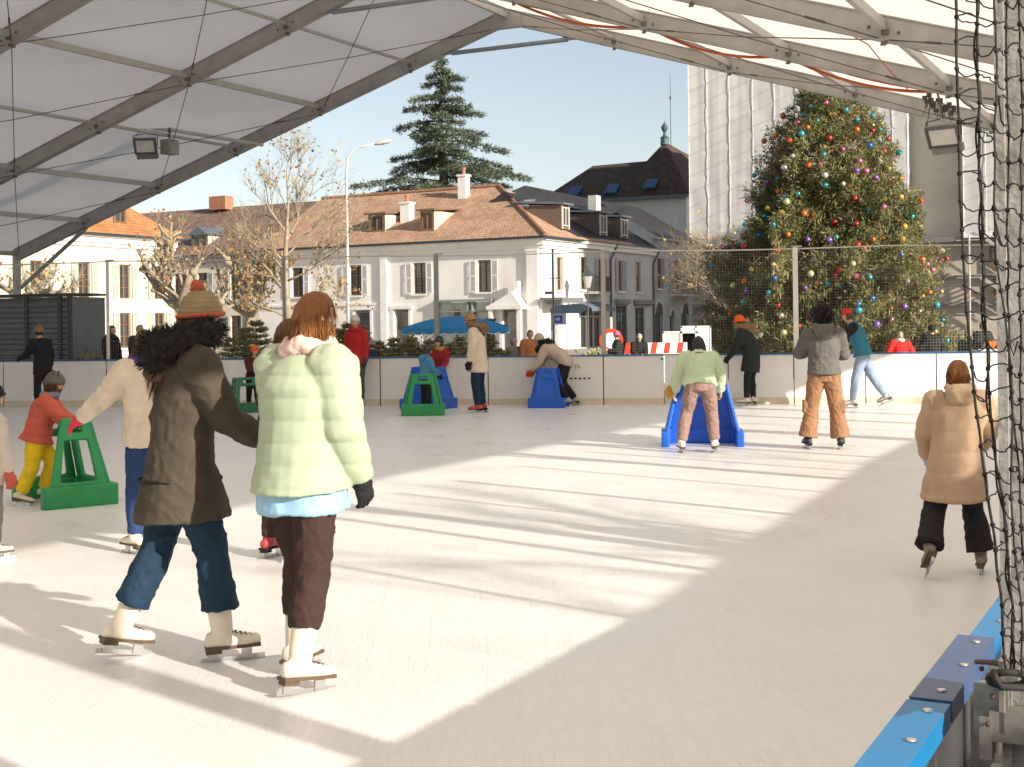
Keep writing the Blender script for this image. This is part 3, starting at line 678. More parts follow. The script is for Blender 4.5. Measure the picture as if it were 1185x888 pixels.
def dormer(root, p, z, fwd, wd_, ht, dep, cheek, rmat, shed=True, fm=WoodF):
    """front centre-bottom p,z ; fwd = outward direction"""
    x = UP.cross(fwd).normalized(); M = frame(z_(p, z), x, -fwd)
    m = MB(M); m.prism([(-wd_/2, 0, 0), (wd_/2, 0, 0), (wd_/2, 0, ht), (-wd_/2, 0, ht)], (0, dep, 0)); dm = m.build('dormer', cheek, root)
    m = MB(M)
    if shed: m.prism([(-wd_/2-.2, -.25, ht), (wd_/2+.2, -.25, ht), (wd_/2+.2, -.25, ht+.12), (-wd_/2-.2, -.25, ht+.12)], (0, dep+.4, .25))
    else: m.prism([(-wd_/2-.2, -.2, ht), (wd_/2+.2, -.2, ht), (0, -.2, ht+wd_*.4)], (0, dep+.4, 0))
    m.build('roof', rmat, dm)
    m = MB(M); a = wd_*.42
    for xx in (-a+.04, a-.04, 0): m.box((xx, -.03, ht*.52), (.08, .06, ht*.74))
    for zz in (ht*.15, ht*.89): m.box((0, -.032, zz), (a*2, .062, .08))
    m.box((-wd_/2+.06, -.02, ht/2), (.12, .08, ht)); m.box((wd_/2-.06, -.02, ht/2), (.12, .08, ht))
    m.build('window', fm, dm)
    m = MB(M); m.box((0, -.012, ht*.52), (a*2-.05, .01, ht*.72)); m.build('pane', Glass, dm)
p, z = on_front(487, .9); dormer(hA, p, z-.1, -FY, 1.0, 1.35, 3, StoneF, TileO, True)
p, z = on_front(425, 1.2); dormer(hA, p, z-.1, -FY, 1.3, 1.2, 3, StoneF, TileO, True)
p, z = on_front(574, 3.9); nrm = Vector((-FY.x*(RZ-ezz), -FY.y*(RZ-ezz), 7+ov)).normalized(); yv = nrm.cross(FX); R = Matrix((FX, yv, nrm)).transposed()
m = MB(); m.box(z_(p, z)+nrm*.05, (.78, 1.15, .1), R); sk = m.build('skylight', Zinc, hA); m = MB(); m.box(z_(p, z)+nrm*.104, (.6, .95, .02), R); m.build('pane', mat('sky_pane', (.30, .36, .38), .05, spec=.9, var=.1), sk)
# ---- long brown roofed house continuing to the left
hB = thing('row_house', 'long pale house with grey brown tiled roof behind the pollarded trees', 'house', Cn-FX*(LA+8)+FY*5)
Mb = frame(Cn-FX*LB, FX, FY); bx = lambda px: LB-ft(px); LBB = LB-LA
m = MB(Mb); ops = [(bx(px)-.47, bx(px)+.47, z0, z1) for px in (273, 235, 208) for z0, z1 in ((3.5, 5.4), (.4, 2.4)) if bx(px) > 1]
wall_faces(m, 0, LBB-.01, 0, HE-.3, ops); m.build('wall', StuccoY, hB)
for o in ops: window(hB, Mb, o, WoodF, ShutB)
m = MB(Mb); m.box((LBB/2, -.18, HE-.25), (LBB-.02, .4, .2)); m.box((LBB/2, -.1, HE-.5), (LBB-.02, .2, .28)); m.build('cornice', mat('cornice_grey', (.40, .38, .37), .7), hB)
fl2 = Cn-FX*LB-FY*ov; fr2 = Cn-FX*(LA+.02)-FY*ov; rl2 = Cn-FX*LB+FY*7; rr2 = Cn-FX*(LA+.02)+FY*7
rb = roof_part(hB, [[z_(fl2, HE-.13), z_(fr2, HE-.13), z_(rr2, RZ-.12), z_(rl2, RZ-.12)], [z_(fr2+FY*14.5, HE), z_(fl2+FY*14.5, HE), z_(rl2, RZ-.12), z_(rr2, RZ-.12)]], TileB)
p = Cn-FX*(ft(186))+FY*6.4; m = MB(); m.box(z_(p, 10.9), (1.6, .9, 1.0), Matrix((FX, FY, UP)).transposed()); m.build('chimney', mat('brick_red', (.40, .17, .10), .8, var=.2, scale=5), hB)
p = Cn-FX*(ft(222))+FY*.9; dormer(hB, p, 6.9, -FY, 1.5, 1.2, 3, StoneF, Zinc, False)
# ---- left house with bright orange roof
P91 = Vector((-23.6, 73.5, 0)); Pe = P91+A*7.6; HL = 6.9
hL = thing('orange_roof_house', 'cream house with bright orange tiled roof and pale green shutters at the far left', 'house', Pe-A*8-E*5)
Ml = frame(Pe-A*34, A, -E); lx = lambda px: 34+hit(Pe, A, px)
m = MB(Ml); ops = [(lx(px)-.45, lx(px)+.45, z0, z1) for px in (43, 98, 145, 185) for z0, z1 in ((3.3, 5.25), (.5, 2.5))]
wall_faces(m, 0, 34, 0, HL, ops); m.M = frame(Pe, -E, -A); wall_faces(m, 0, 10, 0, HL, []); m.build('wall', StuccoY, hL)
for o in ops: window(hL, Ml, o, WoodF, ShutG)
m = MB(Ml); m.box((17, -.2, HL-.1), (34.3, .44, .2)); m.box((17, -.12, HL-.36), (34.2, .26, .3)); m.box((17, -.06, HL-.62), (34.1, .14, .2)); m.box((17, -.04, 3.0), (34, .1, .15)); m.build('cornice', Trim, hL)
e1 = Pe+E*.5+A*.5; e0 = Pe-A*34+E*.5; ap = Pe-A*5-E*5; ap0 = Pe-A*34-E*5; be = Pe-E*10.5+A*.5; be0 = Pe-A*34-E*10.5
rL = roof_part(hL, [[z_(e0, HL), z_(e1, HL), z_(ap, 11.4), z_(ap0, 11.4)], [z_(e1, HL), z_(be, HL), z_(ap, 11.4)], [z_(be, HL), z_(be0, HL), z_(ap0, 11.4), z_(ap, 11.4)]], TileP)
p = Pe-A*(34-lx(146))+E*-.4; dormer(hL, p, HL+.55, E, 1.0, 1.5, 3, StoneF, TileP, False)
m = MB(); m.tube([z_(e0, HL-.06)+E*.06, z_(e1, HL-.06)+E*.06], .075, 8); m.build('gutter', PipeD, hL)
# ---- dark slate house along the right face
tC = rt(757); LC = tC-tA
hC = thing('slate_house', 'shaded white house with dark slate roof, dormers and a balcony over shops', 'house', Cn+A*(tA+LC/2)-E*4)
Mc = frame(Cn+A*tA+E*.003, A, -E); cx = lambda px: rt(px)-tA
m = MB(Mc); up = [(cx(px)-.42, cx(px)+.42, 3.7, 5.75) for px in (675.5, 695.5, 718.5, 739)]
shop = [(cx(672), cx(696), .05, 2.55), (cx(713), cx(726), .05, 2.7), (cx(735), cx(746), .05, 2.6)]
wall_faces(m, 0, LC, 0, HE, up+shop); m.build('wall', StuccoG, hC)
for i, o in enumerate(up): window(hC, Mc, o, WoodF, ShutB if i in (1, 2) else None, surround=StoneF if i != 1 else None, blind=ShutB if i == 3 else None)
for i, (a, b, c, d) in enumerate(shop):
    m = MB(Mc); m.box(((a+b)/2, .21, (c+d)/2), (b-a, .03, d-c)); dr = m.build('door', mat('shop_dark', (.035, .035, .04), .3, var=.3), hC)
    m = MB(Mc)
    for k in range(4 if i == 0 else 3): m.box((a+(b-a)*(k+.0)/(3 if i == 0 else 2), .12, (c+d)/2), (.09, .1, d-c))
    m.box(((a+b)/2, .12, d-.55), (b-a, .08, .08)); m.build('frame', StoneF if i == 0 else Zinc, dr)
    if i == 1: m = MB(Mc); m.box(((a+b)/2, .17, d-.75), (.8, .02, .6)); m.build('panel', mat('panel_teal', (.16, .22, .25), .5), dr)
for px, wd_ in ((718.5, 2.2), (743, 3.2)):
    m = MB(Mc); m.box((cx(px), -.14, 3.0), (wd_, .34, .28)); m.box((cx(px), -.08, 2.8), (wd_-.3, .2, .16)); m.build('lintel', mat('lintel_grey', (.20, .20, .20), .8), hC)
m = MB(Mc); a, b = cx(668), cx(696)
m.prism([(a, -.03, 2.95), (a, -1.0, 2.55), (a, -1.0, 2.5), (a, -.03, 2.9)], (b-a, 0, 0)); n = 12
for k in range(n): m.box((a+(b-a)*(k+.5)/n, -1.0, 2.42), ((b-a)/n*.8, .02, .2))
m.build('awning', mat('awning_blue', (.11, .15, .20), .7, var=.2), hC)
m = MB(Mc); m.box((cx(664), -.12, 2.72), (1.7, .08, .5)); sg = m.build('shop_sign', mat('sign_cream', (.75, .70, .62), .5), hC)
m = MB(Mc)
for k in range(7): m.box((cx(664)-.55+k*.18, -.165, 2.74), (.11, .006, .14))
m.build('lettering', Dk, sg)
m = MB(Mc); a, b = cx(676), cx(692); m.box(((a+b)/2, -.45, 3.5), (b-a, .9, .16)); bl_ = m.build('balcony', StoneF, hC)
m = MB(Mc)
for k in range(18):
    x = a+(b-a)*k/17; m.tube([(x, -.85, 3.58), (x+.06, -.86, 4.0), (x, -.85, 4.5)], .025, 5)
m.box(((a+b)/2, -.85, 4.52), (b-a, .06, .05)); m.box(((a+b)/2, -.85, 3.75), (b-a, .05, .04)); m.box(((a+b)/2, -.85, 4.25), (b-a, .05, .04)); m.box((a, -.45, 4.5), (.05, .8, .05)); m.box((b, -.45, 4.5), (.05, .8, .05)); m.build('railing', PipeD, bl_)
m = MB(Mc); m.box((LC/2, -.2, HE-.08), (LC, .42, .17)); m.box((LC/2, -.12, HE-.3), (LC, .24, .26)); m.build('cornice', Trim, hC)
for px in (706, 755.5):
    m = MB(Mc); x = cx(px); m.tube([(x+.35, -.45, HE+.05), (x+.3, -.35, HE-.3), (x, -.1, HE-1.0), (x, -.1, .1)], .07, 8); m.build('downpipe', PipeD, hC)
c0 = Cn+A*tA+E*.5; c1 = Cn+A*tC+E*.5; RC = 10.1
roof_part(hC, [[z_(c0, HE+.02), z_(c1, HE+.02), z_(c1-E*5.5, RC), z_(c0-E*5.5, RC)], [z_(c1-E*11, HE), z_(c0-E*11, HE), z_(c0-E*5.5, RC), z_(c1-E*5.5, RC)], [z_(c0-E*11, HE), z_(c0, HE+.02), z_(c0-E*5.5, RC)]], Slate)
for px, s, wd_, ht in ((664, 1.0, 1.1, 1.5), (704, .8, 1.2, 1.45), (728, .8, 1.2, 1.4)):
    p = Cn+A*rt(px)-E*s+E*.5; dormer(hC, p, HE+.1+(s)*(RC-HE)/5.5, E, wd_, ht, 3.2, mat('cheek_brown', (.14, .10, .08), .8), Zinc, True, StoneF)
p = Cn+A*rt(724)-E*2.2; m = MB(); m.box(z_(p, 9.0), (.8, .6, 2.6), Matrix((A, E, UP)).transposed()); m.build('chimney', StuccoG, hC)
# rear cross wing of the slate house
q0 = Cn+A*(tA+2.0)-E*5; q1 = Cn+A*(tC+1)-E*2.0
roof_part(hC, [[z_(q0-A*1-E*1, 9.9), z_(q1+E*1-A*6, 9.0), z_(q1+A*4-E*2, 10.4), z_(q0+A*5-E*2, 11.2)]], Slate, 'rear_roof')
# ---- shaded building with arches beyond it
tD0, tD1 = tC+.05, rt(806)
hD = thing('arcade_house', 'blue grey house in shade with round arched openings and a small balcony', 'house', Cn+A*(tD0+4)-E*4)
Md = frame(Cn+A*tD0-E*.15, A, -E); dx_ = lambda px: rt(px)-tD0; LD = tD1-tD0
m = MB(Md); ops = [(dx_(px)-wd_, dx_(px)+wd_, z0, z1) for px, wd_, z0, z1 in ((766, .6, 4.0, 6.2), (786, .7, 3.9, 6.2), (764.5, .8, .05, 2.2), (780, .45, .05, 2.0), (795, .8, .05, 2.2))]
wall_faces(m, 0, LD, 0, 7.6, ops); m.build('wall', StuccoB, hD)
for o in ops[:2]: window(hD, Md, o, WoodF, ShutB, mull=2)
for a, b, c, d in ops[2:]:
    m = MB(Md); m.box(((a+b)/2, .22, (c+d)/2), (b-a, .02, d-c)); ar = m.build('arch_opening', mat('shop_dark', (.035, .035, .04)), hD)
    m = MB(Md); r_ = (b-a)/2; m.prism([((a+b)/2+(r_)*math.cos(t), -.004, d+r_*math.sin(t)) for t in [PI*k/14 for k in range(15)]], (0, .02, 0)); m.build('arch_head', mat('shop_dark', (.035, .035, .04)), ar)
    m = MB(Md); m.tube([((a+b)/2+(r_+.1)*math.cos(t), -.03, d+(r_+.1)*math.sin(t)) for t in [PI*k/14 for k in range(15)]], .11, 6); m.build('surround', StoneF, ar)
m = MB(Md); a, b = dx_(777), dx_(797); m.box(((a+b)/2, -.5, 3.55), (b-a, 1.0, .18)); bb = m.build('balcony', StuccoB, hD)
m = MB(Md)
for k in range(16): m.box((a+(b-a)*k/15, -.95, 4.1), (.04, .04, .95))
m.box(((a+b)/2, -.95, 4.58), (b-a, .07, .06)); m.build('railing', PipeD, bb)
d0 = Cn+A*tD0+E*.4; d1 = Cn+A*tD1+E*.4
roof_part(hD, [[z_(d0, 7.62), z_(d1, 7.62), z_(d1-E*5, 10.6), z_(d0-E*5, 10.6)], [z_(d0-E*5, 10.6), z_(d1-E*5, 10.6), z_(d1-E*10, 7.6), z_(d0-E*10, 7.6)]], Slate)
# ---- big mansard building behind
P0 = w(630, 374, 130); P0.z = 0
hE = thing('mansard_building', 'large building with steep dark brown roof, three blue skylights and a green finial', 'building', P0+E*7+A*5)
Me = frame(P0, E, A); BZ = 13.2
m = MB(Me); wall_faces(m, 0, 14.6, 0, BZ, []); m.M = frame(P0+E*14.6, A, -E); wall_faces(m, 0, 14, 0, BZ, []); m.build('wall', Stucco, hE)
g = lambda x, y, z: Me @ Vector((x, y, z))
rE = roof_part(hE, [[g(-.5, -.5, BZ), g(9, -.5, BZ), g(9, 4.5, 17.1), g(3.3, 4.5, 17.0)], [g(-.5, -.5, BZ), g(3.3, 4.5, 17.0), g(3.3, 9, 17), g(-.5, 14, BZ)], [g(3.3, 4.5, 17.0), g(9, 4.5, 17.1), g(9, 9, 17.1), g(3.3, 9, 17)],
    [g(7.4, -.55, BZ-.02), g(15.1, -.55, BZ-.02), g(11.2, 3.6, 18.7)], [g(15.1, -.55, BZ-.02), g(15.1, 14, BZ), g(15.1, 14, 15.5), g(11.2, 3.6, 18.7)], [g(7.4, -.55, BZ-.02), g(11.2, 3.6, 18.7), g(11.2, 9, 18.0), g(7.4, 9, BZ)], [g(11.2, 3.6, 18.7), g(15.1, 14, 15.5), g(11.2, 9, 18)]], Slate2)
m = MB(Me); m.box((-1.2, 2, BZ+.3), (3.2, 4, .8)); m.box((7, -.45, BZ-.12), (16, .5, .25)); m.build('eave_ledge', Zinc, hE)
m = MB(); c = g(11.2, 3.6, 18.4); m.lathe(c, [(.42, 0), (.38, .6), (.45, .65), (.2, .85), (.11, 1.15), (.14, 1.2), (.30, 1.5), (.33, 1.68), (.2, 1.92), (.05, 2.1), (.02, 2.25)], 14); m.build('finial', mat('copper_green', (.07, .13, .125), .6, .3, var=.3), hE)
sn = (g(9, 4.5, 17.1)-g(9, -.5, BZ)).normalized(); nn_ = E.cross(sn).normalized(); Rs = Matrix((E, sn, nn_)).transposed()
for x in (3.2, 7.1, 11.1):
    p = g(x, .35 if x < 10 else .15, 0); yy = .85 if x < 10 else .70; p.z = BZ+yy*(3.9/5 if x < 10 else 5.4/4.15); p = p+nn_*.08-UP*-.25
    m = MB(); m.box(p, (1.25, 1.5, .14), Rs); sk = m.build('skylight', mat('skylight_blue', (.05, .17, .24), .5, .3), hE)
    m = MB(); m.box(p+nn_*.075-sn*.1, (.95, 1.1, .02), Rs); m.build('pane', mat('skylight_pane', (.04, .09, .22), .1, spec=.8), sk)
p = w(779, 374, 128); m = MB(); m.tube([z_(p, 12), z_(p, 25.2)], [.05, .02], 6); m.tube([z_(p, 22.7), z_(p, 23.0)], .08, 6); tag(m.build('antenna', PipeD), 'tall thin mast rising behind the dark mansard roof', 'antenna')
# ---- scaffold building wrapped in white sheeting
PF = w(800, 374, 104); PF.z = 0; FH = 27.; FB_ = 7.3
hF = thing('wrapped_building', 'tall building under renovation wrapped in white scaffold sheeting behind the Christmas tree', 'building', PF+E*10+A*5)
Sheet = mat('scaffold_sheet', (.75, .725, .69), .55, var=.05, scale=.35, dirt=.12, bump=.5, bscale=1.3, trans=.12)
def sheet(M, L, z0, z1, nx, name='sheeting', seed=0):
    m = MB(M)
    def P(a, b):
        x = a*L; z = z0+(z1-z0)*b; s = (x/2.4) % 1
        fold = noise.noise(Vector((x*.8+z*.35, z*.25-x*.1, seed)))*.03 + noise.noise(Vector((x*2.2, z*.12, seed+5)))*.022 + .02*math.exp(-min(s, 1-s)**2*300)+ .035*math.sin((z-.36*x)*1.7+noise.noise(Vector((x*.3, z*.3, 2)))*1.2)**14
        return (x, -fold, z)
    grid(m, P, nx, int((z1-z0)*5)); o = m.build(name, Sheet, hF, smooth=True)
    m = MB(M); k = 0.
    while k < L:
        m.tube([(k+.05*noise.noise(Vector((k, q, 1))), -.05, z0+(z1-z0)*q/30) for q in range(31)], .02, 6); k += 1.5+1.6*abs(noise.noise(Vector((k, seed, 3))))
    m.box((L/2, -.1, z0-.05), (L, .3, .12)); o2 = m.build('seam', mat('sheet_seam', (.78, .76, .73), .5), hF)
    m = MB(M); b = -L*.4
    while b < z1-z0:
        x0, y0 = (0, z0+b) if b > 0 else (-b/.38, z0); x1 = min(L, (z1-y0)/.38+x0)
        if x1 > x0+.5: m.tube([(x0+(x1-x0)*q/8, -.17, y0+.38*(x1-x0)*q/8-.12*math.sin(PI*q/8)) for q in range(9)], .009, 4)
        b += 1.1+.9*abs(noise.noise(Vector((b, 4, seed))))
    m.build('tie_line', mat('tie_line', (.55, .53, .51), .7), hF)
u1, u2 = 16.4, 20.3
Mf1 = frame(PF, E, A); sheet(Mf1, u1, FB_, FH, 110)
sheet(frame(PF+E*u1, A, -E), 6, FB_, FH, 36, seed=9)
sheet(frame(PF+E*u1+A*6, E, A), u2-u1+.2, FB_, FH, 26, seed=17)
sheet(frame(PF+E*u2-A*.3, E, A), 16, FB_, FH, 90, seed=23)
m = MB(Mf1); m.box((8.2, 8, FH/2), (16.3, 14, FH-.5)); m.box((24, 9, FH/2), (20, 15, FH-.5)); m.box((18, 12, FH/2), (8, 10, FH-.5)); m.build('core', StuccoY, hF)
BeigeW = mat('base_beige', (.58, .50, .40), .85, var=.1, scale=.6, dirt=.4)
m = MB(Mf1); m.box((18, .8, 3.6), (36, .5, 7.1)); m.build('base_wall', BeigeW, hF)
m = MB(Mf1)
for z, h, d in ((7.15, .35, 1.0), (4.55, .12, .5), (2.6, .25, .6)): m.box((18, .3, z), (36, d, h))
m.build('ledge', mat('ledge_grey', (.25, .24, .23), .6, .2), hF)
m = MB(Mf1)
for k in range(5): m.tube([(k*1.2, -.35, 0), (k*1.2, -.35, 7.2)], .07, 7)
for z in (1.9, 3.0, 4.3, 5.6): m.tube([(0, -.37, z), (5, -.37, z)], .05, 6)
m.build('scaffold', PoleW, hF)
M4 = frame(PF+E*u2-A*.3, E, A)
for x, z0, z1 in ((1.8, 5.0, 6.6), (2.0, 2.9, 4.3)):
    m = MB(M4); m.box((x+.9, .75, (z0+z1)/2), (2.2, .3, z1-z0)); wn = m.build('window', mat('win_brown', (.20, .10, .05), .6), hF)
    m = MB(M4); m.box((x+.9, .58, (z0+z1)/2+.3), (1.9, .06, (z1-z0)*.5)); m.build('pane', Glass, wn)
m = MB(M4)
for x0, z0 in ((1.6, 7.0), (1.2, 4.4), (.8, 1.9)):
    for dy in (-.9, -.3):
        m.beam((x0, dy, z0), (x0+3.6, dy, z0-2.5), .06, .22); m.beam((x0, dy, z0+.95), (x0+3.6, dy, z0-1.5), .05, .06)
    for k in range(11): m.box((x0+3.6*(k+.5)/11, -.6, z0-2.5*(k+.5)/11), (.28, .55, .04))
for x in (.5, 2.9, 5.3): m.tube([(x, -1.0, 0), (x, -1.0, 7.3)], .06, 6)
for z in (1.9, 4.4, 7.0): m.box((.4, -.6, z), (1.6, .7, .06))
m.build('stair', mat('stair_alu', (.66, .63, .58), .4, .4), hF)
# unseen block added beyond the right frame edge to shade the street front
m = MB(); Gc = Vector((34, 58, 0)); gx = Vector((.682, .731, 0)); gy = Vector((.731, -.682, 0)); Mg = frame(Gc, gx, gy)
hG = thing('shade_block', 'plain pale block added unseen beyond the right edge to shade the street', 'building', Gc)
m = MB(Mg); m.box((11, 6, 12), (21.5, 12, 24)); m.build('wall', StuccoY, hG)
for i in range(6):
    for j in range(6):
        m = MB(Mg); m.box((2+i*3.6, -.02, 2.5+j*3.7), (1.3, .12, 1.9)); m.build('window', Glass, hG)
m = MB(Mg); m.box((11, 6, 24.2), (22.3, 12.8, .4)); m.build('roof', Zinc, hG)
# ------------------------------------------------------------------ trees
def needles(mats_cols): return [mat(n, c, .7, var=.25, scale=3, trans=.15) for n, c in mats_cols]
Xm = needles((('needle_olive', (.20, .20, .07)), ('needle_dark', (.075, .09, .036)), ('needle_tan', (.36, .28, .13))))
Cm = needles((('cedar_green', (.12, .16, .105)), ('cedar_dark', (.065, .09, .06)), ('cedar_light', (.22, .24, .15))))
Fm = needles((('fir_green', (.24, .25, .08)), ('fir_dark', (.09, .11, .045)), ('fir_light', (.46, .40, .17))))
Bark = mat('bark_brown', (.13, .095, .065), .9, var=.3, scale=8, bump=.6, bscale=20); BarkP = mat('bark_plane', (.31, .255, .175), .85, var=.35, scale=5, bump=.4, bscale=14)
def sprays(pts, dirs, per, L, Wd, spread, droop, mats, root, name, weights=(.5, .3, .2), jitter=.1):
    P = np.repeat(np.asarray(pts), per, 0); D = np.repeat(np.asarray(dirs), per, 0); n = len(P)
    P = P + RNG.normal(size=(n, 3))*jitter
    D = D + RNG.normal(size=(n, 3))*spread; D[:, 2] -= droop; D = unit(D)
    return leaf_mesh(name, P, D, RNG.uniform(.6, 1.3, n)*L, RNG.uniform(.7, 1.2, n)*Wd, mats, np.repeat(RNG.choice(len(mats), len(pts), p=weights), per), parent=root)
def lerp_prof(prof, z):
    for (a, ra), (b, rb) in zip(prof, prof[1:]):
        if a <= z <= b: return ra+(rb-ra)*(z-a)/(b-a)
    return prof[-1][1]
# ---- Christmas tree
xb = w(962, 374, 40); xb.z = 0
xt = thing('christmas_tree', 'huge decorated Christmas tree with coloured baubles standing behind the rink boards', 'tree', xb)
m = MB(); m.tube([xb+UP*z for z in (0, 2, 5, 8, 9.2)], [.26, .22, .15, .07, .02], 10); m.lathe(xb, [(.9, 0), (.9, .5), (.8, .55)], 16); m.build('trunk', Bark, xt)
prof = [(0, 3.2), (.8, 3.55), (2, 3.5), (3.4, 3.2), (4.7, 2.9), (6, 2.35), (7.2, 1.65), (8.2, .92), (9.0, .36), (9.6, .06)]
rg = random.Random(11); pts = []; dirs = []; tips = []
br = MB()
for i in range(900):
    z = 9.4*(1-rg.random()**.62) + .25; az = rg.uniform(0, 2*PI)
    lump = .86+.34*noise.noise(Vector((math.cos(az)*2.0, math.sin(az)*2.0, z*.75)))+.2*noise.noise(Vector((math.cos(az)*4, math.sin(az)*4, z*1.6)))
    r = lerp_prof(prof, z)*lump*rg.uniform(.78, 1.12)
    d = Vector((math.cos(az), math.sin(az), 0)); rise = rg.uniform(.15, .5)
    k = max(3, int(r/.16)); prev = xb+UP*(z-.35*r)
    for j in range(k+1):
        s = j/k; p = xb + d*(r*s) + UP*(z + r*(.42*s*s-.35)*rise*1.5 - r*.10*(1-s)) ; p.z = max(.25, p.z)
        if s > .42:
            side = Vector((-d.y, d.x, 0))
            for q in range(3 if s < .9 else 4):
                o = side*rg.gauss(0, .13+.16*(1-s)) + UP*rg.gauss(0, .07)
                pts.append(p+o); dirs.append(d*.55+UP*rg.uniform(-.1, .9)+side*rg.gauss(0, .4))
        if s > .8 and rg.random() < .6:
            for q in range(4): pts.append(p-UP*rg.uniform(.0, .38)+d*rg.gauss(.02, .05)+Vector((rg.gauss(0, .05), rg.gauss(0, .05), 0))); dirs.append(d*.45-UP*.8)
    tips.append((p.copy(), d.copy(), z))
    if i % 3 == 0: br.tube([xb+UP*(z-.2*r), xb+d*r*.5+UP*(z-.1*r), xb+d*r*.85+UP*z], [.035, .02, .008], 5)
br.build('branch', Bark, xt)['kind'] = 'stuff'
sprays(pts, dirs, 13, .155, .030, .65, .05, Xm, xt, 'crown', (.52, .30, .18), .07)
# ---- baubles
bc = {'turquoise': (.02, .38, .48), 'red': (.55, .03, .03), 'orange': (.75, .16, .03), 'gold': (.75, .45, .08), 'pink': (.72, .15, .30), 'purple': (.25, .10, .50), 'silver': (.70, .68, .64), 'pale green': (.62, .66, .30), 'blue': (.03, .18, .60)}
bm_ = {}
for nme, c in bc.items():
    m = MB(); m.sphere((0, 0, .09), .085, 14, 10); o = m.mesh('bauble', Vector((0, 0, 0)), [mat('bauble_'+nme.replace(' ', '_'), c, .22, .35, var=.06, spec=.8), mat('bauble_cap', (.6, .5, .25), .3, .9)], True)
    k = len(o.polygons); bm_[nme] = o
cols = ['turquoise']*6+['red']*5+['orange']*6+['gold']*4+['pink']*5+['purple']*3+['silver']*3+['pale green']*3+['blue']*2
hz_ = rg; placed = []
vis = [t for t in tips if t[1].y < .35]
for p, d, z in sorted(vis, key=lambda t: rg.random()):
    if len(placed) >= 280: break
    q = p + d*rg.uniform(.05, .16) - UP*rg.uniform(.1, .35)
    if q.z < .9 or any((q-o).length < .30 for o in placed): continue
    placed.append(q); c = rg.choice(cols)
    o = bpy.data.objects.new('bauble', bm_[c]); C.objects.link(o); s = rg.choice((.75, .9, 1, 1.15)); o.location = q; o.scale = (s, s, s)
    tag(o, f'shiny {c} bauble hanging on the Christmas tree', 'bauble', f'{c} baubles on the Christmas tree')
# ---- cedar behind the house
cb = w(514, 374, 112); cb.z = 0
ct = thing('cedar_tree', 'tall blue green cedar with layered drooping branches rising behind the tiled roof', 'tree', cb)
m = MB(); m.tube([cb+UP*z+Vector((.15*math.sin(z*.6), 0, 0)) for z in (0, 6, 10, 14, 18, 21, 23.6)], [.75, .6, .5, .38, .24, .12, .03], 10); m.build('trunk', Bark, ct)
pts = []; dirs = []; br = MB()
prof = [(9, 8.0), (12.5, 7.6), (14.5, 6.2), (17, 4.3), (19, 3.3), (20.5, 2.6), (22, 1.5), (23.5, .4)]
zz = 9.5
while zz < 23.6:
    for q in range(2):
        az = rg.uniform(0, 2*PI); r = lerp_prof(prof, zz)*rg.choice((.5, .8, .95, 1.1, 1.25)); d = Vector((math.cos(az), math.sin(az), 0)); side = Vector((-d.y, d.x, 0)); up_ = rg.uniform(.0, .22)
        P = [cb+UP*zz+d*(r*s)+UP*(r*(up_*s-.24*s*s)) for s in (0, .25, .5, .75, 1)]; br.tube(P, [.09, .07, .05, .03, .01], 5)
        k = int(r/.16)+2
        for j in range(k):
            s = .15+.85*j/k; c = P[0].lerp(P[4], s)+UP*(r*.04*math.sin(PI*s)); wd_ = r*.19*math.sin(PI*min(1, s*.85+.12))+.1
            for e in range(3):
                t = rg.uniform(-1, 1); p = c+side*t*wd_+d*rg.uniform(-.15, .15)-UP*(abs(t)*wd_*.25); pts.append(p); dirs.append(d*.6+side*t*.7+UP*rg.uniform(-.1, .5))
    zz += rg.uniform(.16, .48)
for k in range(60): pts.append(cb+UP*rg.uniform(20.5, 23.9)+Vector((rg.gauss(0, .15), rg.gauss(0, .15), 0))); dirs.append(Vector((rg.gauss(0, .5), rg.gauss(0, .5), .6)))
br.build('branch', Bark, ct)['kind'] = 'stuff'
sprays(pts, dirs, 8, .36, .08, .5, .12, Cm, ct, 'crown', (.5, .3, .2), .10)
# ---- leafless / yellow leaved broadleaf trees
def grow(mb, p, d, L, r, lev, rg, twigs, up=.15, nch=(3, 4), knob=False, ratio=.68, ang=.6, minlev=0):
    n = 4 if lev > 1 else 3; P = [p]; dd = d.copy()
    for k in range(n):
        dd = (dd+Vector((rg.gauss(0, .13), rg.gauss(0, .13), rg.gauss(0, .08)+up*.25))).normalized(); P.append(P[-1]+dd*L/n)
    r1 = r*.62; mb.tube(P, [r+(r1-r)*k/n for k in range(n+1)], 7 if lev > 2 else 5 if lev > 0 else 3)
    if knob and lev <= 2: mb.sphere(P[-1], r1*1.9, 7, 5)
    if lev <= 1:
        for q in P[1:]: twigs.append((q, dd))
    if lev == minlev: return
    for k in range(rg.randint(*nch)):
        az = rg.uniform(0, 2*PI); o = dd.orthogonal().normalized(); o2 = dd.cross(o); a = ang*rg.uniform(.6, 1.4)
        nd = (dd*math.cos(a)+(o*math.cos(az)+o2*math.sin(az))*math.sin(a)); q = P[-1] if k == 0 else P[rg.randint(n//2, n)]
        grow(mb, q, nd.normalized(), L*ratio*rg.uniform(.75, 1.2), r1*.8, lev-1, rg, twigs, up, nch, knob, ratio, ang, minlev)
YL = [mat('leaf_yellow', (.52, .36, .13), .7, var=.2, trans=.3), mat('leaf_ochre', (.42, .23, .08), .7, var=.2, trans=.3), mat('leaf_brown', (.28, .12, .05), .8, var=.2, trans=.2)]
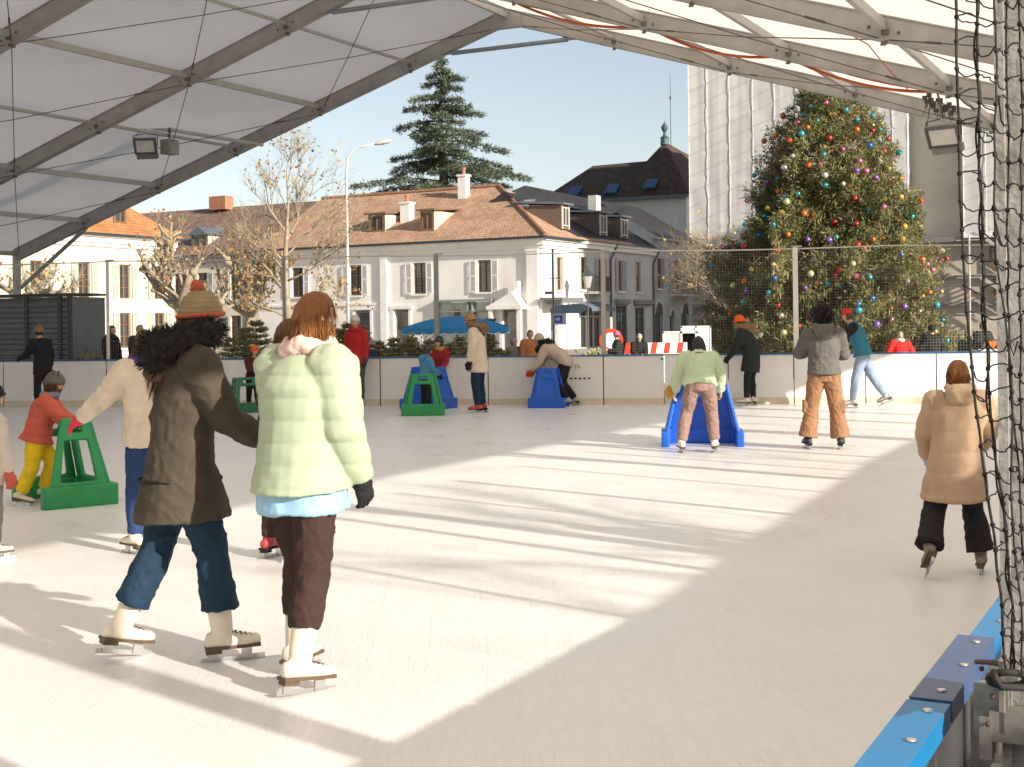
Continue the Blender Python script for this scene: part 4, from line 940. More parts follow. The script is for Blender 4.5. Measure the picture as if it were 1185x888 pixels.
def broadleaf(label, base, L, r, lev, seed, nleaf, d=(0, 0, 1), lsize=.16, zlow=None, **kw):
    rg = random.Random(seed); t = thing('plane_tree', label, 'tree', base); m = MB(); tw = []
    grow(m, base, Vector(d).normalized(), L, r, lev, rg, tw, **kw); m.build('trunk', kw.get('bark', BarkP) if False else BarkP, t, smooth=True)
    if nleaf and tw:
        pts = []; dirs = []
        for k in range(nleaf):
            q, dd = rg.choice(tw)
            if zlow and q.z > zlow and rg.random() < .8: continue
            pts.append(q+Vector((rg.gauss(0, .12), rg.gauss(0, .12), rg.gauss(0, .1)))); dirs.append(Vector((rg.gauss(0, 1), rg.gauss(0, 1), -.6)))
        sprays(pts, dirs, 2, lsize, lsize*.8, .6, .3, YL, t, 'leaves', (.45, .35, .2), .06)
    return t
def G(px, Z): p = w(px, 374, Z); p.z = 0; return p
def leader_tree(label, base, seed):
    rg = random.Random(seed); t = thing('plane_tree', label, 'tree', base); m = MB(); tw = []
    P = [base+Vector((.06*math.sin(z*1.3), .05*math.cos(z), z)) for z in (0, 1, 2, 3, 4, 5, 6, 6.8)]; m.tube(P, [.17, .15, .135, .115, .09, .065, .04, .022], 9)
    for z, az, L, el in ((1.9, 180, 1.5, 20), (2.2, 10, 1.7, 25), (2.6, 100, 1.4, 30), (2.9, 195, 1.7, 35), (3.2, 350, 2.3, 28), (3.5, 270, 1.5, 35), (3.9, 170, 1.7, 45), (4.1, 20, 1.9, 40), (4.6, 80, 1.5, 50), (4.9, 200, 1.6, 52), (5.3, 340, 1.7, 55), (5.7, 150, 1.4, 62), (6.1, 30, 1.4, 66), (6.5, 250, 1.3, 70), (6.7, 100, 1.4, 80)):
        a, e = rad(az+rg.uniform(-15, 15)), rad(el); d = Vector((math.cos(a)*math.cos(e), math.sin(a)*math.cos(e), math.sin(e)))
        p = base+Vector((.06*math.sin(z*1.3), .05*math.cos(z), z)); grow(m, p, d, L*.75, .048 if z < 5 else .026, 3, rg, tw, .22, (4, 5), False, .74, .5)
    m.build('trunk', BarkP, t, smooth=True); pts = []; dirs = []
    while len(pts) < 620:
        q, dd = rg.choice(tw)
        if q.z > 4.3 and rg.random() < .86: continue
        pts.append(q+Vector((rg.gauss(0, .1), rg.gauss(0, .1), rg.gauss(0, .08)))); dirs.append(Vector((rg.gauss(0, 1), rg.gauss(0, 1), -.6)))
    sprays(pts, dirs, 2, .13, .10, .6, .3, YL, t, 'leaves', (.5, .33, .17), .05)
leader_tree('tall pale plane tree with sparse yellow leaves behind the mint coat woman', G(333, 48), 5)
def pollard(label, base, pts, seed, arms):
    rg = random.Random(seed); t = thing('pollarded_plane_tree', label, 'tree', base, 'pollarded plane trees before the left houses'); m = MB(); tw = []
    P = [base]+[base+Vector(q) for q in pts]; m.tube(P, [.26-.035*k for k in range(len(P))], 9)
    for q, dv, L in arms:
        p = P[min(q, len(P)-1)]; d = Vector(dv).normalized(); n = 4; Q = [p]; r = .15
        for k in range(n): d = (d+Vector((rg.gauss(0, .22), rg.gauss(0, .22), rg.gauss(0, .12)))).normalized(); Q.append(Q[-1]+d*L/n)
        m.tube(Q, [r, .13, .11, .10, .11], 8)
        for e in range(2):
            m.sphere(Q[-1]+Vector((rg.gauss(0, .06), rg.gauss(0, .06), rg.gauss(0, .06))), rg.uniform(.09, .14), 8, 6)
        for s in (1, 2, 3, 4):
            for e in range(2):
                d2 = (d*.4+Vector((rg.gauss(0, .6), rg.gauss(0, .6), rg.uniform(.2, 1)))).normalized(); q2 = Q[s]; q3 = q2+d2*rg.uniform(.35, .9); m.tube([q2, (q2+q3)/2+Vector((rg.gauss(0, .05), 0, 0)), q3], [.07, .055, .05], 6); m.sphere(q3, rg.uniform(.05, .085), 7, 5)
                for f in range(6): q4 = q3+Vector((rg.gauss(0, .3), rg.gauss(0, .3), rg.uniform(.2, .7))); m.tube([q3, q4], [.012, .005], 3); tw.append((q4, d2))
    m.build('trunk', BarkP, t, smooth=True)
    pp = [q for i_, (q, _) in enumerate(tw) if i_ % 2]; sprays(pp, [Vector((0, 0, -1))]*len(pp), 1, .16, .13, .8, .3, YL, t, 'leaves', (.4, .35, .25), .1)
pollard('leaning pollarded plane tree with knobbly arms in front of the orange roofed house', G(236, 46), [(-.1, 0, .9), (-.35, 0, 1.5), (-.85, 0, 2.3), (-1.25, 0, 3.1)], 3, [(4, (-.5, 0, 1), 1.3), (4, (.15, .2, 1), 1.7), (3, (-1, .2, .7), 1.4), (3, (.8, -.2, .9), 1.5), (4, (-1, -.3, .8), 1.0), (2, (1, .3, .9), 1.5)])
pollard('pollarded plane tree with twisted arms just left of the tall plane tree', G(286, 50), [(.05, 0, 1), (.1, 0, 2), (.0, .1, 2.7)], 8, [(3, (-1, 0, .9), 1.6), (3, (-.4, .2, 1), 1.7), (3, (.6, 0, 1), 1.7), (3, (1, .2, .5), 1.5), (2, (-1, .2, .5), 1.6), (2, (1, -.3, .8), 1.5)])
pollard('pollarded plane tree half hidden by the dark slatted cabin at the far left', G(20, 52), [(.05, 0, 1), (.1, 0, 2), (.2, .1, 2.8)], 21, [(3, (-1, 0, .5), 1.6), (3, (.9, 0, .4), 1.9), (3, (.3, .2, 1), 1.0), (2, (1, .2, .3), 1.8)])
broadleaf('bare plane tree with reddish twigs between the slate house and the Christmas tree', G(850, 50), 1.9, .17, 5, 14, 230, d=(-.2, 0, 1), lsize=.13, nch=(4, 5), ang=.62, ratio=.74, up=.30, zlow=None)
for k, (u, t, s) in enumerate(((24, 2, 41), (27, 9, 43), (23.5, 15, 47), (30, 20, 53), (25, 26, 59))):
    pass
# ---- small firs and shrubs standing behind the far boards
def fir_proto(h, r, seed, lab, cat='fir tree'):
    rg = random.Random(seed); t = thing('small_fir_tree', lab, cat, (0, 0, 0)); m = MB(); m.tube([Vector((0, 0, 0)), Vector((0, 0, h))], [.035, .008], 6)
    pts = []; dirs = []; z = .12
    while z < h:
        rr = r*(1-z/h)**.8+.03
        for q in range(7):
            az = rg.uniform(0, 2*PI); d = Vector((math.cos(az), math.sin(az), .25)); L = rr*rg.uniform(.7, 1.15); side = Vector((-d.y, d.x, 0)); m.tube([UP*z, UP*z+d*L], [.012, .004], 4)
            for j in range(7):
                s = .2+.8*j/6
                for e in (-1, 1): pts.append(UP*z+d*L*s); dirs.append(d*.8+side*e*.7+UP*.15)
        z += h/11
    m.build('trunk', Bark, t); sprays(pts, dirs, 5, .10, .022, .35, .0, Fm, t, 'crown', (.5, .2, .3), .02); return t
fir = fir_proto(1.6, .6, 31, '')
n = 0
spots = [(437, 30.3, .95), (447, 31, .8), (456, 30.4, 1.0), (466, 31.2, .9), (475, 30.6, 1.0), (486, 31.4, .8), (497, 30.5, .95), (509, 31, .85), (521, 30.5, .9), (533, 31.2, 1.0), (543, 30.6, .85), (566, 31, 1.0), (576, 30.4, .8), (586, 31, .75), (597, 30.6, .6), (621, 31, .6), (268, 31, .9), (283, 30.4, 1.05), (296, 31.3, 1.15), (392, 31, 1.0), (404, 30.4, 1.1), (418, 31.2, 1.05), (380, 30.6, 1.1)]
fl_ = ['left of the tiny grey capped onlooker', 'right of the grey capped onlooker', 'under the left end of the blue parasol']
for i, (px, Z, s) in enumerate(spots):
    o = fir if i == 0 else copy_tree(fir, (0, 0, 0)); o.location = G(px, Z); o.rotation_euler = (0, 0, i*1.7); kz = .80 if px > 430 else .92; o.scale = (s*1.15, s*1.15, s*kz)
    grp = 'small firs under the blue parasol' if px > 430 else ('small firs left of the mint coat woman' if px < 300 else 'small firs right of the mint coat woman')
    tag(o, {'small firs under the blue parasol': 'small cut fir tree in the row on sale below the blue parasol', 'small firs left of the mint coat woman': 'dark green small fir tree seen between the two women in front', 'small firs right of the mint coat woman': 'small fir tree beside the slim skater in red'}[grp], 'fir tree', grp)
def bush(label, p, r, h, seed):
    rg = random.Random(seed); t = thing('shrub', label, 'shrub', p); m = MB(); pts = []; dirs = []
    for k in range(40):
        d = Vector((rg.gauss(0, .6), rg.gauss(0, .6), 1)).normalized(); q = p+Vector((d.x*r*1.3, d.y*r*1.3, d.z*h*rg.uniform(.6, 1))); m.tube([p, (p+q)/2, q], [.015, .01, .004], 4)
        for j in range(26): s = rg.uniform(.25, 1); pts.append(p.lerp(q, s)+Vector((rg.gauss(0, .1), rg.gauss(0, .1), rg.gauss(0, .08)))); dirs.append(d+Vector((rg.gauss(0, .7), rg.gauss(0, .7), 0)))
    m.build('stem', Bark, t); sprays(pts, dirs, 4, .11, .045, .5, .1, Fm, t, 'foliage', (.5, .25, .25), .04)
bush('dark bushy shrub behind the two helmeted children', G(478, 32.5), .5, 1.55, 5)
bush('low green hedge shrub below the shop awning, left part', G(678, 33), .5, .9, 6); bush('low green hedge shrub beside the round road sign', G(695, 33), .55, .85, 7)
bush('small leafy shrub beside the dark slatted cabin', G(109, 31), .25, 1.25, 9)
# ---- street furniture
def lamp():
    b = G(403, 50); z1 = EYE+(377-190)*50/F
    t = thing('street_lamp', 'tall curved pale street lamp rising in front of the tiled roof', 'street lamp', b)
    m = MB(); top = b+UP*z1; P = [b, b+UP*z1*.5, b+UP*(z1-.5)] + [top+Vector((1.15*s*s*.95, 0, -.5+.5*1+.72*math.sin(s*PI/2)-.0)) for s in (.2, .45, .7, 1)]
    m.tube(P, [.075, .06, .05, .045, .042, .04, .04], 10); m.lathe(b, [(.13, 0), (.12, .9), (.08, 1.0)], 12); m.build('pole', mat('lamp_pole', (.62, .60, .57), .5, .2), t, smooth=True)
    e = P[-1]; m = MB(); m.rings([(e+Vector((x, 0, x*.22)), Vector((0, r, 0)), Vector((0, 0, r*.55))) for x, r in ((-.05, .04), (.05, .1), (.3, .16), (.5, .14), (.62, .06))], 12); m.build('head', mat('lamp_head', (.60, .57, .54), .5), t, smooth=True)
lamp()
b = Cn+A*rt(653)+E*1.6; b.z = 0
t = thing('lantern', 'old fashioned dark lantern on a slim post before the corner house', 'street lamp', b); m = MB(); m.tube([b, b+UP*3.7], [.06, .04], 8); m.build('post', PipeD, t)
m = MB(); m.lathe(b+UP*3.7, [(.12, 0), (.16, .05), (.3, .75), (.05, .76)], 6); m.build('glass', mat('lantern_glass', (.42, .40, .36), .2), t)
m = MB(); m.lathe(b+UP*4.45, [(.36, 0), (.38, .05), (.18, .32), (.06, .42), (.03, .6)], 6); m.build('cap', PipeD, t)
b = G(640.5, 48); zz = lambda py, Z=48: EYE+(373.8-py)*Z/F
t = thing('sign_post', 'slim post with a blue grey arrow board and a small blue and white sign', 'sign post', b); m = MB(); m.tube([b, b+UP*zz(288)], .04, 8); m.tube([b+UP*zz(322)-E*.12, b+UP*zz(322)+E*.3], .02, 6); m.build('pole', Zinc, t)
Mx = frame(b, Vector((1, 0, 0)), Vector((0, 1, 0)))
z0, z1, xr = zz(363), zz(353), 40*48/F
m = MB(Mx); m.prism([(.05, -.06, z0), (xr-.25, -.06, z0), (xr, -.06, (z0+z1)/2), (xr-.25, -.06, z1+.04), (.05, -.06, z1-.02)], (0, .04, 0)); m.build('arrow_board', mat('board_bluegrey', (.16, .23, .29), .6), t)
m = MB(Mx); m.box((.22, -.06, zz(369.5)), (.46, .03, .4)); bd = m.build('sign', mat('sign_pale', (.55, .58, .60), .5), t)
m = MB(Mx); m.box((.17, -.08, zz(369.5)), (.30, .01, .27)); m.build('blue_field', mat('sign_blue', (.01, .09, .45), .4), bd)
m = MB(Mx); m.box((.15, -.088, zz(369.8)), (.15, .006, .07)); m.box((.19, -.088, zz(368.6)), (.08, .006, .06)); m.lathe((.11, -.088, zz(371)), [(.025, 0), (.025, .01)], 8); m.build('pictogram', mat('sign_white', (.8, .8, .8), .5), bd)
m = MB(Mx); m.box((-.15, -.03, zz(339)), (.3, .3, .1)); m.build('bracket', Zinc, t)
# round road sign
b = G(707, 34); t = thing('road_sign', 'round white road sign with a broad red ring beside the dark coated pedestrian', 'road sign', b)
m = MB(); m.tube([b, b+UP*1.75], .035, 8); m.build('post', PoleW, t)
def disc(m, c, r0, r1, y, th, n=28):
    for k in range(n):
        a, b_ = 2*PI*k/n, 2*PI*(k+1)/n
        if r0 > 0: m.prism([c+Vector((r*math.cos(q), y, r*math.sin(q))) for r, q in ((r0, a), (r1, a), (r1, b_), (r0, b_))], (0, th, 0))
    if r0 == 0: m.prism([c+Vector((r1*math.cos(2*PI*k/n), y, r1*math.sin(2*PI*k/n))) for k in range(n)], (0, th, 0))
c = b+UP*(EYE+(373-395)*34/F+0.02); 
m = MB(); disc(m, c, 0, .22, -.055, .02); m.build('face', mat('sign_white', (.8, .8, .8)), t)
m = MB(); disc(m, c, .20, .30, -.06, .03); m.build('ring', mat('sign_red', (.62, .05, .02), .4), t)
# red-white barriers
for px, wd_, lab in ((724, .85, 'red and white striped road barrier just right of the dark coated pedestrian'), (757, 1.65, 'longer red and white striped road barrier right of the seated pedestrian')):
    b = G(px, 34); t = thing('road_barrier', lab, 'barrier', b, 'striped barriers by the far boards'); zc = EYE+(372.5-403)*34/F
    m = MB(Mx := frame(b, Vector((1, 0, 0)), Vector((0, 1, 0)))); m.box((0, 0, zc), (wd_, .04, .27)); m.build('plank', mat('sign_white', (.8, .8, .8)), t)
    n = max(2, int(wd_/.32))
    for k in range(n): m = MB(Mx); x = -wd_/2+wd_*(k+.5)/n; m.prism([(x-.11, -.024, zc-.133), (x+.03, -.024, zc-.133), (x+.08, -.024, zc+.133), (x-.06, -.024, zc+.133)], (0, .004, 0)); m.build('stripe', mat('sign_red', (.62, .05, .02)), t)
    for s_ in (-1, 1): m = MB(Mx); m.box((s_*wd_*.42, .03, zc/2), (.05, .04, zc)); m.box((s_*wd_*.42, .03, .03), (.08, .5, .06)); m.build('leg', Zinc, t)
for px, wd_, py, lab in ((787, .95, 383, 'pale cream hoarding panel left of the mint sweater skater'), (805, .8, 377, 'taller white hoarding panel just behind the first one')):
    b = G(px, 36); h = EYE+(371.5-py)*36/F; t = thing('hoarding_panel', lab, 'panel', b, 'hoarding panels by the far boards'); m = MB(frame(b, Vector((1, 0, 0)), Vector((0, 1, 0)))); m.box((0, 0, h/2+.05), (wd_, .05, h-.1)); m.build('sheet', StuccoY if px < 800 else Trim, t)
    m = MB(frame(b, Vector((1, 0, 0)), Vector((0, 1, 0))))
    for s_ in (-1, 0, 1): m.box((s_*wd_*.48, -.03, h/2), (.04, .04, h))
    m.box((0, -.032, h-.03), (wd_, .036, .05)); m.box((0, .0, .03), (wd_, .5, .06)); m.build('frame', PoleW, t)
# blue parasol
b = G(529, 33.5); t = thing('market_parasol', 'bright blue market parasol with scalloped white edged valance behind the boards', 'parasol', b)
ztop = EYE+(375.5-366)*33.5/F; zed = EYE+(375.5-379)*33.5/F
BlueC = mat('parasol_blue', (.01, .32, .70), .7, var=.1, scale=2, trans=.25)
hx, hy = 1.28, 1.1; m = MB(); c = [b+Vector((x*hx, y*hy, zed)) for x, y in ((-1, -1), (1, -1), (1, 1), (-1, 1))]; n = 10
ap = b+UP*(ztop+.02)
for i in range(4):
    a, d = c[i], c[(i+1) % 4]
    def P(s, q, a=a, d=d): e = a.lerp(d, s); p = e.lerp(ap, q); p.z = zed+(ztop-zed)*(1-(1-q)**1.8)-.03*math.sin(PI*s)*(1-q); return p
    grid(m, P, 10, 6)
m.build('canopy', BlueC, t, smooth=True)
m = MB(); e_ = MB()
for i in range(4):
    a, d = c[i], c[(i+1) % 4]
    def P(s, q, a=a, d=d): p = a.lerp(d, s); p.z -= .005+q*(.13+.035*abs(math.sin(s*PI*10))); p += (p-b).normalized()*0; return p
    grid(m, P, 60, 2); k = [P(s/60, 1)-UP*.004 for s in range(61)]; e_.tube(k, .012, 5)
v = m.build('valance', BlueC, t); e_.build('edging', mat('sign_white', (.8, .8, .8)), v)
m = MB(); m.tube([b, b+UP*ztop], .03, 8); m.lathe(b, [(.3, 0), (.3, .1), (.05, .14)], 16)
for q in c: m.tube([ap-UP*.06, q+UP*.02], .012, 5)
m.build('pole', PipeD, t)
b = G(568, 33); m = MB(frame(b, Vector((1, 0, 0)), Vector((0, 1, 0)))); m.box((0, 0, .85), (.2, .2, 1.7)); m.box((0, 0, 1.72), (.28, .28, .06)); m.box((0, 0, .04), (.32, .32, .08)); tag(m.build('stand_post', mat('post_green', (.03, .07, .06), .6)), 'thick dark green post under the right end of the blue parasol', 'post')
# dark slatted cabin at left
a, d = w(-30, 374, 32.2), w(84, 374, 31.2); a.z = d.z = 0; dv = (d-a).normalized(); nv = Vector((-dv.y, dv.x, 0)); L = (d-a).length; hc = EYE+(381-343)*31.7/F
t = thing('slatted_cabin', 'low dark grey slatted cabin behind the boards at the far left', 'cabin', (a+d)/2); Mx = frame(a, dv, nv)
Slat = mat('cabin_slate', (.13, .145, .16), .6, var=.12, scale=2)
m = MB(Mx); m.box((L/2, .66, hc/2), (L-.1, 1.2, hc-.05)); m.build('body', Slat, t)
m = MB(Mx); k = .08
while k < hc-.1: m.box((L/2, .02, k), (L-.12, .05, .10)); k += .125
m.build('slats', Slat, t)
m = MB(Mx)
for x in (.0, L*.55, L-.33, L-.06): m.box((x, -.02, hc/2), (.08, .08, hc))
m.box((L/2, -.025, hc+.01), (L+.1, .1, .06)); m.box((L/2, .66, hc+.04), (L+.06, 1.3, .05)); m.build('post', mat('cabin_dark', (.035, .04, .045), .5), t)
m = MB(Mx)
for k in range(16): m.sphere((.5+k*.28, -.03, .98), .025, 6, 5)
m.tube([(.3, -.03, 1.0), (L-.4, -.03, 1.0)], .008, 5); m.build('hook_rail', mat('hook_grey', (.3, .32, .34), .4, .6), t)
# ------------------------------------------------------------------ people
BAKE = []; FUR = {}
def queue(o, vox, sm=3, disp=None, extra=None): BAKE.append((o, vox, sm, disp, extra)); return o
def smoothst(a, b, x): t = max(0, min(1, (x-a)/(b-a))); return t*t*(3-2*t)
def head_shape(d):
    """radius factor of a head in unit direction d (x right, y forward, z up)"""
    x, y, z = d; f = 1.0
    if z < 0: f *= 1-.10*(-z)*(1 if y > 0 else 1.6)
    def gs(cx, cy, cz, s): return math.exp(-((x-cx)**2+(y-cy)**2+(z-cz)**2)/(2*s*s))
    f += .17*gs(0, .97, -.20, .10)+.09*gs(0, .99, -.05, .09)      # nose
    f -= .07*(gs(.34, .93, .06, .12)+gs(-.34, .93, .06, .12))      # eye sockets
    f += .035*gs(0, .93, .26, .22)                                 # brow
    f += .05*gs(0, .88, -.47, .10)-.035*gs(0, .88, -.39, .05)      # lips
    f += .07*gs(0, .70, -.74, .16)                                 # chin
    f += .04*(gs(.55, .75, -.2, .2)+gs(-.55, .75, -.2, .2))        # cheeks
    f += .16*(gs(.99, -.08, -.05, .10)+gs(-.99, -.08, -.05, .10))  # ears
    return f
def head_grid(mb, c, R, hh, fn, n=26, m=18):
    def P(dx, dy, dz):
        k = fn((dx, dy, dz)); wx = .345*(1-.22*smoothst(.1, 1, -dz)); return c + R @ Vector((dx*wx*hh*k, dy*.41*hh*k, dz*.5*hh*(k if dz > -.5 else 1+(k-1)*.5)))
    vs = [P(0, 0, 1)]; fs = []
    for i in range(1, m):
        a = PI*i/m
        for k in range(n): t = 2*PI*k/n; vs.append(P(math.sin(a)*math.cos(t), math.sin(a)*math.sin(t), math.cos(a)))
    vs.append(P(0, 0, -1))
    for k in range(n): fs.append((0, 1+k, 1+(k+1) % n))
    for i in range(m-2):
        for k in range(n): fs.append((1+i*n+k, 1+(i+1)*n+k, 1+(i+1)*n+(k+1) % n, 1+i*n+(k+1) % n))
    e = len(vs)-1; o = 1+(m-2)*n
    for k in range(n): fs.append((e, o+(k+1) % n, o+k))
    mb.add(vs, fs)
def cloth(name, c, rough=.85, var=.12, bump=.10, bscale=260): return mat('cloth_'+name, c, rough, var=var, scale=9, bump=bump, bscale=bscale, spec=.25)
Skin = mat('skin_light', (.56, .33, .235), .5, var=.06, scale=14, spec=.35); SkinP = mat('skin_pink', (.58, .34, .26), .5, var=.08, scale=14)
HairB = mat('hair_brown', (.12, .055, .022), .5, var=.35, scale=30, stretch=(9, 9, 1), bump=.7, bscale=60); HairK = mat('hair_black', (.016, .012, .010), .5, var=.3, scale=30, bump=.8, bscale=50)
HairG = mat('hair_ginger', (.30, .115, .03), .5, var=.3, scale=30, stretch=(9, 9, 1), bump=.7, bscale=60); HairGy = mat('hair_grey', (.35, .33, .31), .6, var=.3, scale=30, bump=.6)
Black = cloth('black', (.018, .018, .019)); Eye = mat('eye_dark', (.02, .012, .008), .15, spec=.8, var=0); Lip = mat('lip', (.40, .14, .11), .5, var=.05); Blade = mat('blade_steel', (.55, .55, .55), .25, .9, var=.1)
FurT = mat('fur_tan', (.30, .19, .105), .95, var=.35, scale=40, bump=1, bscale=90); FurK = mat('fur_black', (.02, .018, .017), .95, var=.4, scale=40, bump=1, bscale=90)
def wrinkle(amp, sx=9, sz=5, seed=0):
    def f(p, n):
        a = noise.noise(Vector((p.x*sx*.7, p.y*sx*.7, p.z*sz*.8+seed))); r = 1-abs(noise.noise(Vector((p.x*sx*1.1+seed, p.y*sx*1.1, p.z*sz*1.3+p.x*3))))*3.2; r2 = 1-abs(noise.noise(Vector((p.x*sx*1.6, p.y*sx*1.6+seed, p.z*sz*2.6))))*3.2
        return amp*(.8*a+.55*max(0, r)+.4*max(0, r2)-.35)
    return f
def puffer(step, amp):
    def f(p, n): return amp*(abs(math.sin(PI*p.z/step))**.45-.55)+.004*noise.noise(p*14)
    return f
def knit(p, n): return .003*math.sin(p.z*260)+.004*noise.noise(p*30)
def fuzzy(amp=.02, sc_=35):
    def f(p, n): return amp*(noise.noise(p*sc_)+.6*noise.noise(p*sc_*2.3))
    return f
def person(label, px, py, H, yaw, lean=0, lean2=0, side=0, LL=(3, 4, -3, 3, 0), RL=(3, 4, -3, 3, 0), LA_=(5, 10, 12, 4), RA_=(5, 10, 12, 4), hp=0, hy=0, top=('black', .10), topm=None, bulk=.012, hem=.12, hemflare=.0, disp=None,
           legm=None, legbulk=.010, flare=0., skin=None, hair=(None, 'short'), hat=None, glove=None, skate=None, hood=None, scarf=None, kid=0, sleeve=None, vest=None, hem2=None, group=None, pos=None, near=False, cuff=0., hairlen=.10, blade=True, shoulder=1., base_lift=0., extra=None, face=True):
    skin = skin or Skin
    p0 = pos if pos is not None else gnd(px, py)
    ya = rad(yaw); fw = Vector((math.sin(ya), math.cos(ya), 0)); rt_ = Vector((math.cos(ya), -math.sin(ya), 0)); B = Matrix((rt_, fw, UP)).transposed()
    t = thing('person', label, 'person', p0, group)
    hipW, shW = .052*H, .108*H*shoulder; kh = 1+.28*kid; lk = 1-.10*kid
    footH = (.135 if skate else .085)*(1-.2*kid)
    def D(f, o, s): f, o = rad(f), rad(o); return Vector((s*math.sin(o), math.sin(f)*math.cos(o), -math.cos(f)*math.cos(o)))
    hips, kn, an, sh_d = [], [], [], []
    for s, q in ((-1, LL), (1, RL)):
        h = Vector((s*hipW, 0, -.01*H)); k = h+D(q[0], q[1], s)*.245*H*lk; d2 = D(q[2], q[3], s); a = k+d2*.235*H*lk
        hips.append(h); kn.append(k); an.append(a); sh_d.append(d2)
    dz = footH-min(a.z for a in an)+base_lift; off = Vector((0, 0, dz))
    mid = (an[0]+an[1])/2 if pos is None else Vector((0, 0, 0))
    off -= Vector((mid.x, mid.y, 0)) if pos is None else Vector((0, 0, 0))
    S1 = Vector((math.sin(rad(side)), math.sin(rad(lean*.75)), math.cos(rad(lean*.75)))).normalized(); S2 = Vector((math.sin(rad(side)), math.sin(rad(lean+lean2)), math.cos(rad(lean+lean2)))).normalized()
    pel = off; wst = pel+S1*.10*H; ch = wst+S2*.12*H; shl = ch+S2*.075*H; nk = shl+S2*.03*H
    hips = [h+off for h in hips]; kn = [k+off for k in kn]; an = [a+off for a in an]
    hh = .134*H*kh
    ph, yh = rad(lean+lean2)*.35+rad(hp), rad(hy)     # hp>0 looks down ; hy>0 turns to own right
    Rh = Matrix.Rotation(-yh, 3, 'Z') @ Matrix.Rotation(-ph, 3, 'X'); hc = nk + Rh @ Vector((0, .02*H, .012*H+.48*hh)) + S2*.012*H
    Wp = lambda v: p0 + B @ v
    RH = B @ Rh; HC = Wp(hc)
    sho = [shl+Vector((s*shW, 0, 0))-S2*.012*H for s in (-1, 1)]; el, wr, fd_ = [], [], []
    for i, (s, q) in enumerate(((-1, LA_), (1, RA_))):
        e = sho[i]+D(q[0], q[1], s)*.172*H; d2 = D(q[2], q[3], s); el.append(e); wr.append(e+d2*.148*H); fd_.append(d2)
    X = Vector((1, 0, 0))
    def ring(c, S, rx, ry): return (Wp(c), B @ (X*rx), B @ (S.cross(X).normalized()*-ry))
    # --- body
    m = MB(); b = H*.92
    m.rings([ring(pel-UP*.05*H, UP, .075*b, .06*b), ring(pel, UP, .092*b, .065*b), ring(wst, S1, .078*b, .056*b), ring(ch, S2, .09*b, .062*b), ring(shl-S2*.01*H, S2, .085*b, .05*b), ring(nk, S2, .034*b, .036*b)])
    for i in (0, 1):
        m.limb([Wp(sho[i]), Wp(el[i]), Wp(wr[i])], [.034*H, .027*H, .019*H]); m.limb([Wp(hips[i]), Wp(kn[i]), Wp(an[i])], [.05*H, .034*H, .024*H])
    m.limb([Wp(shl), Wp(nk+Vector((0, .012*H, .01*H))), Wp(hc-Vector((0, 0, .25*hh)))], [.036*H, .032*H*kh**.5, .032*H*kh**.5])
    head_grid(m, HC, RH, hh, head_shape)
    bd = m.build('body', skin, t, smooth=True)
    ex = MB(); gl = MB()
    def hand(mb, i, sc_=1.):
        s = (-1, 1)[i]; d = fd_[i]; sd = d.cross(X*s); sd = sd.normalized() if sd.length > .2 else Vector((0, 1, 0)); sd = Vector((0, 1, 0))-d*d.y if abs(d.y) < .8 else UP-d*d.z; sd.normalize(); nn = (Vector((-s, 0, 0))-d*d.x*-s); nn = nn.normalized() if nn.length > .2 else d.orthogonal().normalized(); nn = (nn-sd*nn.dot(sd)).normalized()
        w0 = wr[i]; L = H*.1*(1+.15*kid)
        def r_(c, a, bb): return (Wp(c), B @ (sd*a), B @ (nn*bb))
        mb.rings([r_(w0-d*.1*L, .17*L*sc_, .13*L*sc_), r_(w0+d*.05*L, .19*L*sc_, .12*L*sc_), r_(w0+d*.3*L, .23*L*sc_, .13*L*sc_), r_(w0+d*.5*L, .24*L*sc_, .11*L*sc_), r_(w0+d*.56*L, .18*L*sc_, .06*L*sc_)], 12)
        for j, ln in enumerate((.40, .47, .43, .33)):
            o = sd*((1.5-j)*.115*L*sc_); a0 = w0+d*.46*L+o; a1 = w0+d*(.46+ln*.45)*L+o+nn*.05*L; a2 = a1+(d*.75+nn*.66)*ln*.4*L; a3 = a2+(d*.3+nn*.9)*ln*.25*L
            mb.limb([Wp(a0), Wp(a1), Wp(a2), Wp(a3)], [.066*L*sc_, .062*L*sc_, .056*L*sc_, .046*L*sc_], 7)
        mb.limb([Wp(w0+d*.1*L+sd*.15*L), Wp(w0+d*.28*L+sd*.33*L+nn*.06*L), Wp(w0+d*.45*L+sd*.36*L+nn*.15*L)], [.085*L*sc_, .07*L*sc_, .055*L*sc_], 7)
    gm = glove if isinstance(glove, (list, tuple)) else (glove, glove)
    for i in (0, 1):
        if gm[i] is None: hand(ex, i)
        else: g_ = MB(); hand(g_, i, 1.28); g_.limb([Wp(wr[i]-fd_[i]*.03*H), Wp(wr[i]+fd_[i]*.01*H)], [.032*H, .028*H], 12); g_.build('glove', gm[i], t, smooth=True)
    queue(bd, .010 if near else .014, 2, None, ex if ex.v else None)
    if face:
        for s in (-1, 1):
            m = MB(); m.sphere(HC + RH @ Vector((s*.125*hh, .338*hh, .035*hh)), .034*hh, 8, 6); m.build('eye', Eye, t, smooth=True)
        m = MB(); m.sphere(HC + RH @ Vector((0, .375*hh, -.2*hh)), (.07*hh, .02*hh, .02*hh), 8, 6); m.build('lips', Lip, t, smooth=True)
    # --- trousers
    lm = legm or Black; m = MB(); q = legbulk
    m.rings([ring(pel-UP*.065*H, UP, .075*H+q, .06*H+q), ring(pel-UP*.02*H, UP, .096*H+q, .070*H+q), ring(pel+S1*.02*H, S1, .088*H+q*.5, .064*H+q*.5), ring(wst-S1*.04*H, S1, .080*H, .058*H)])
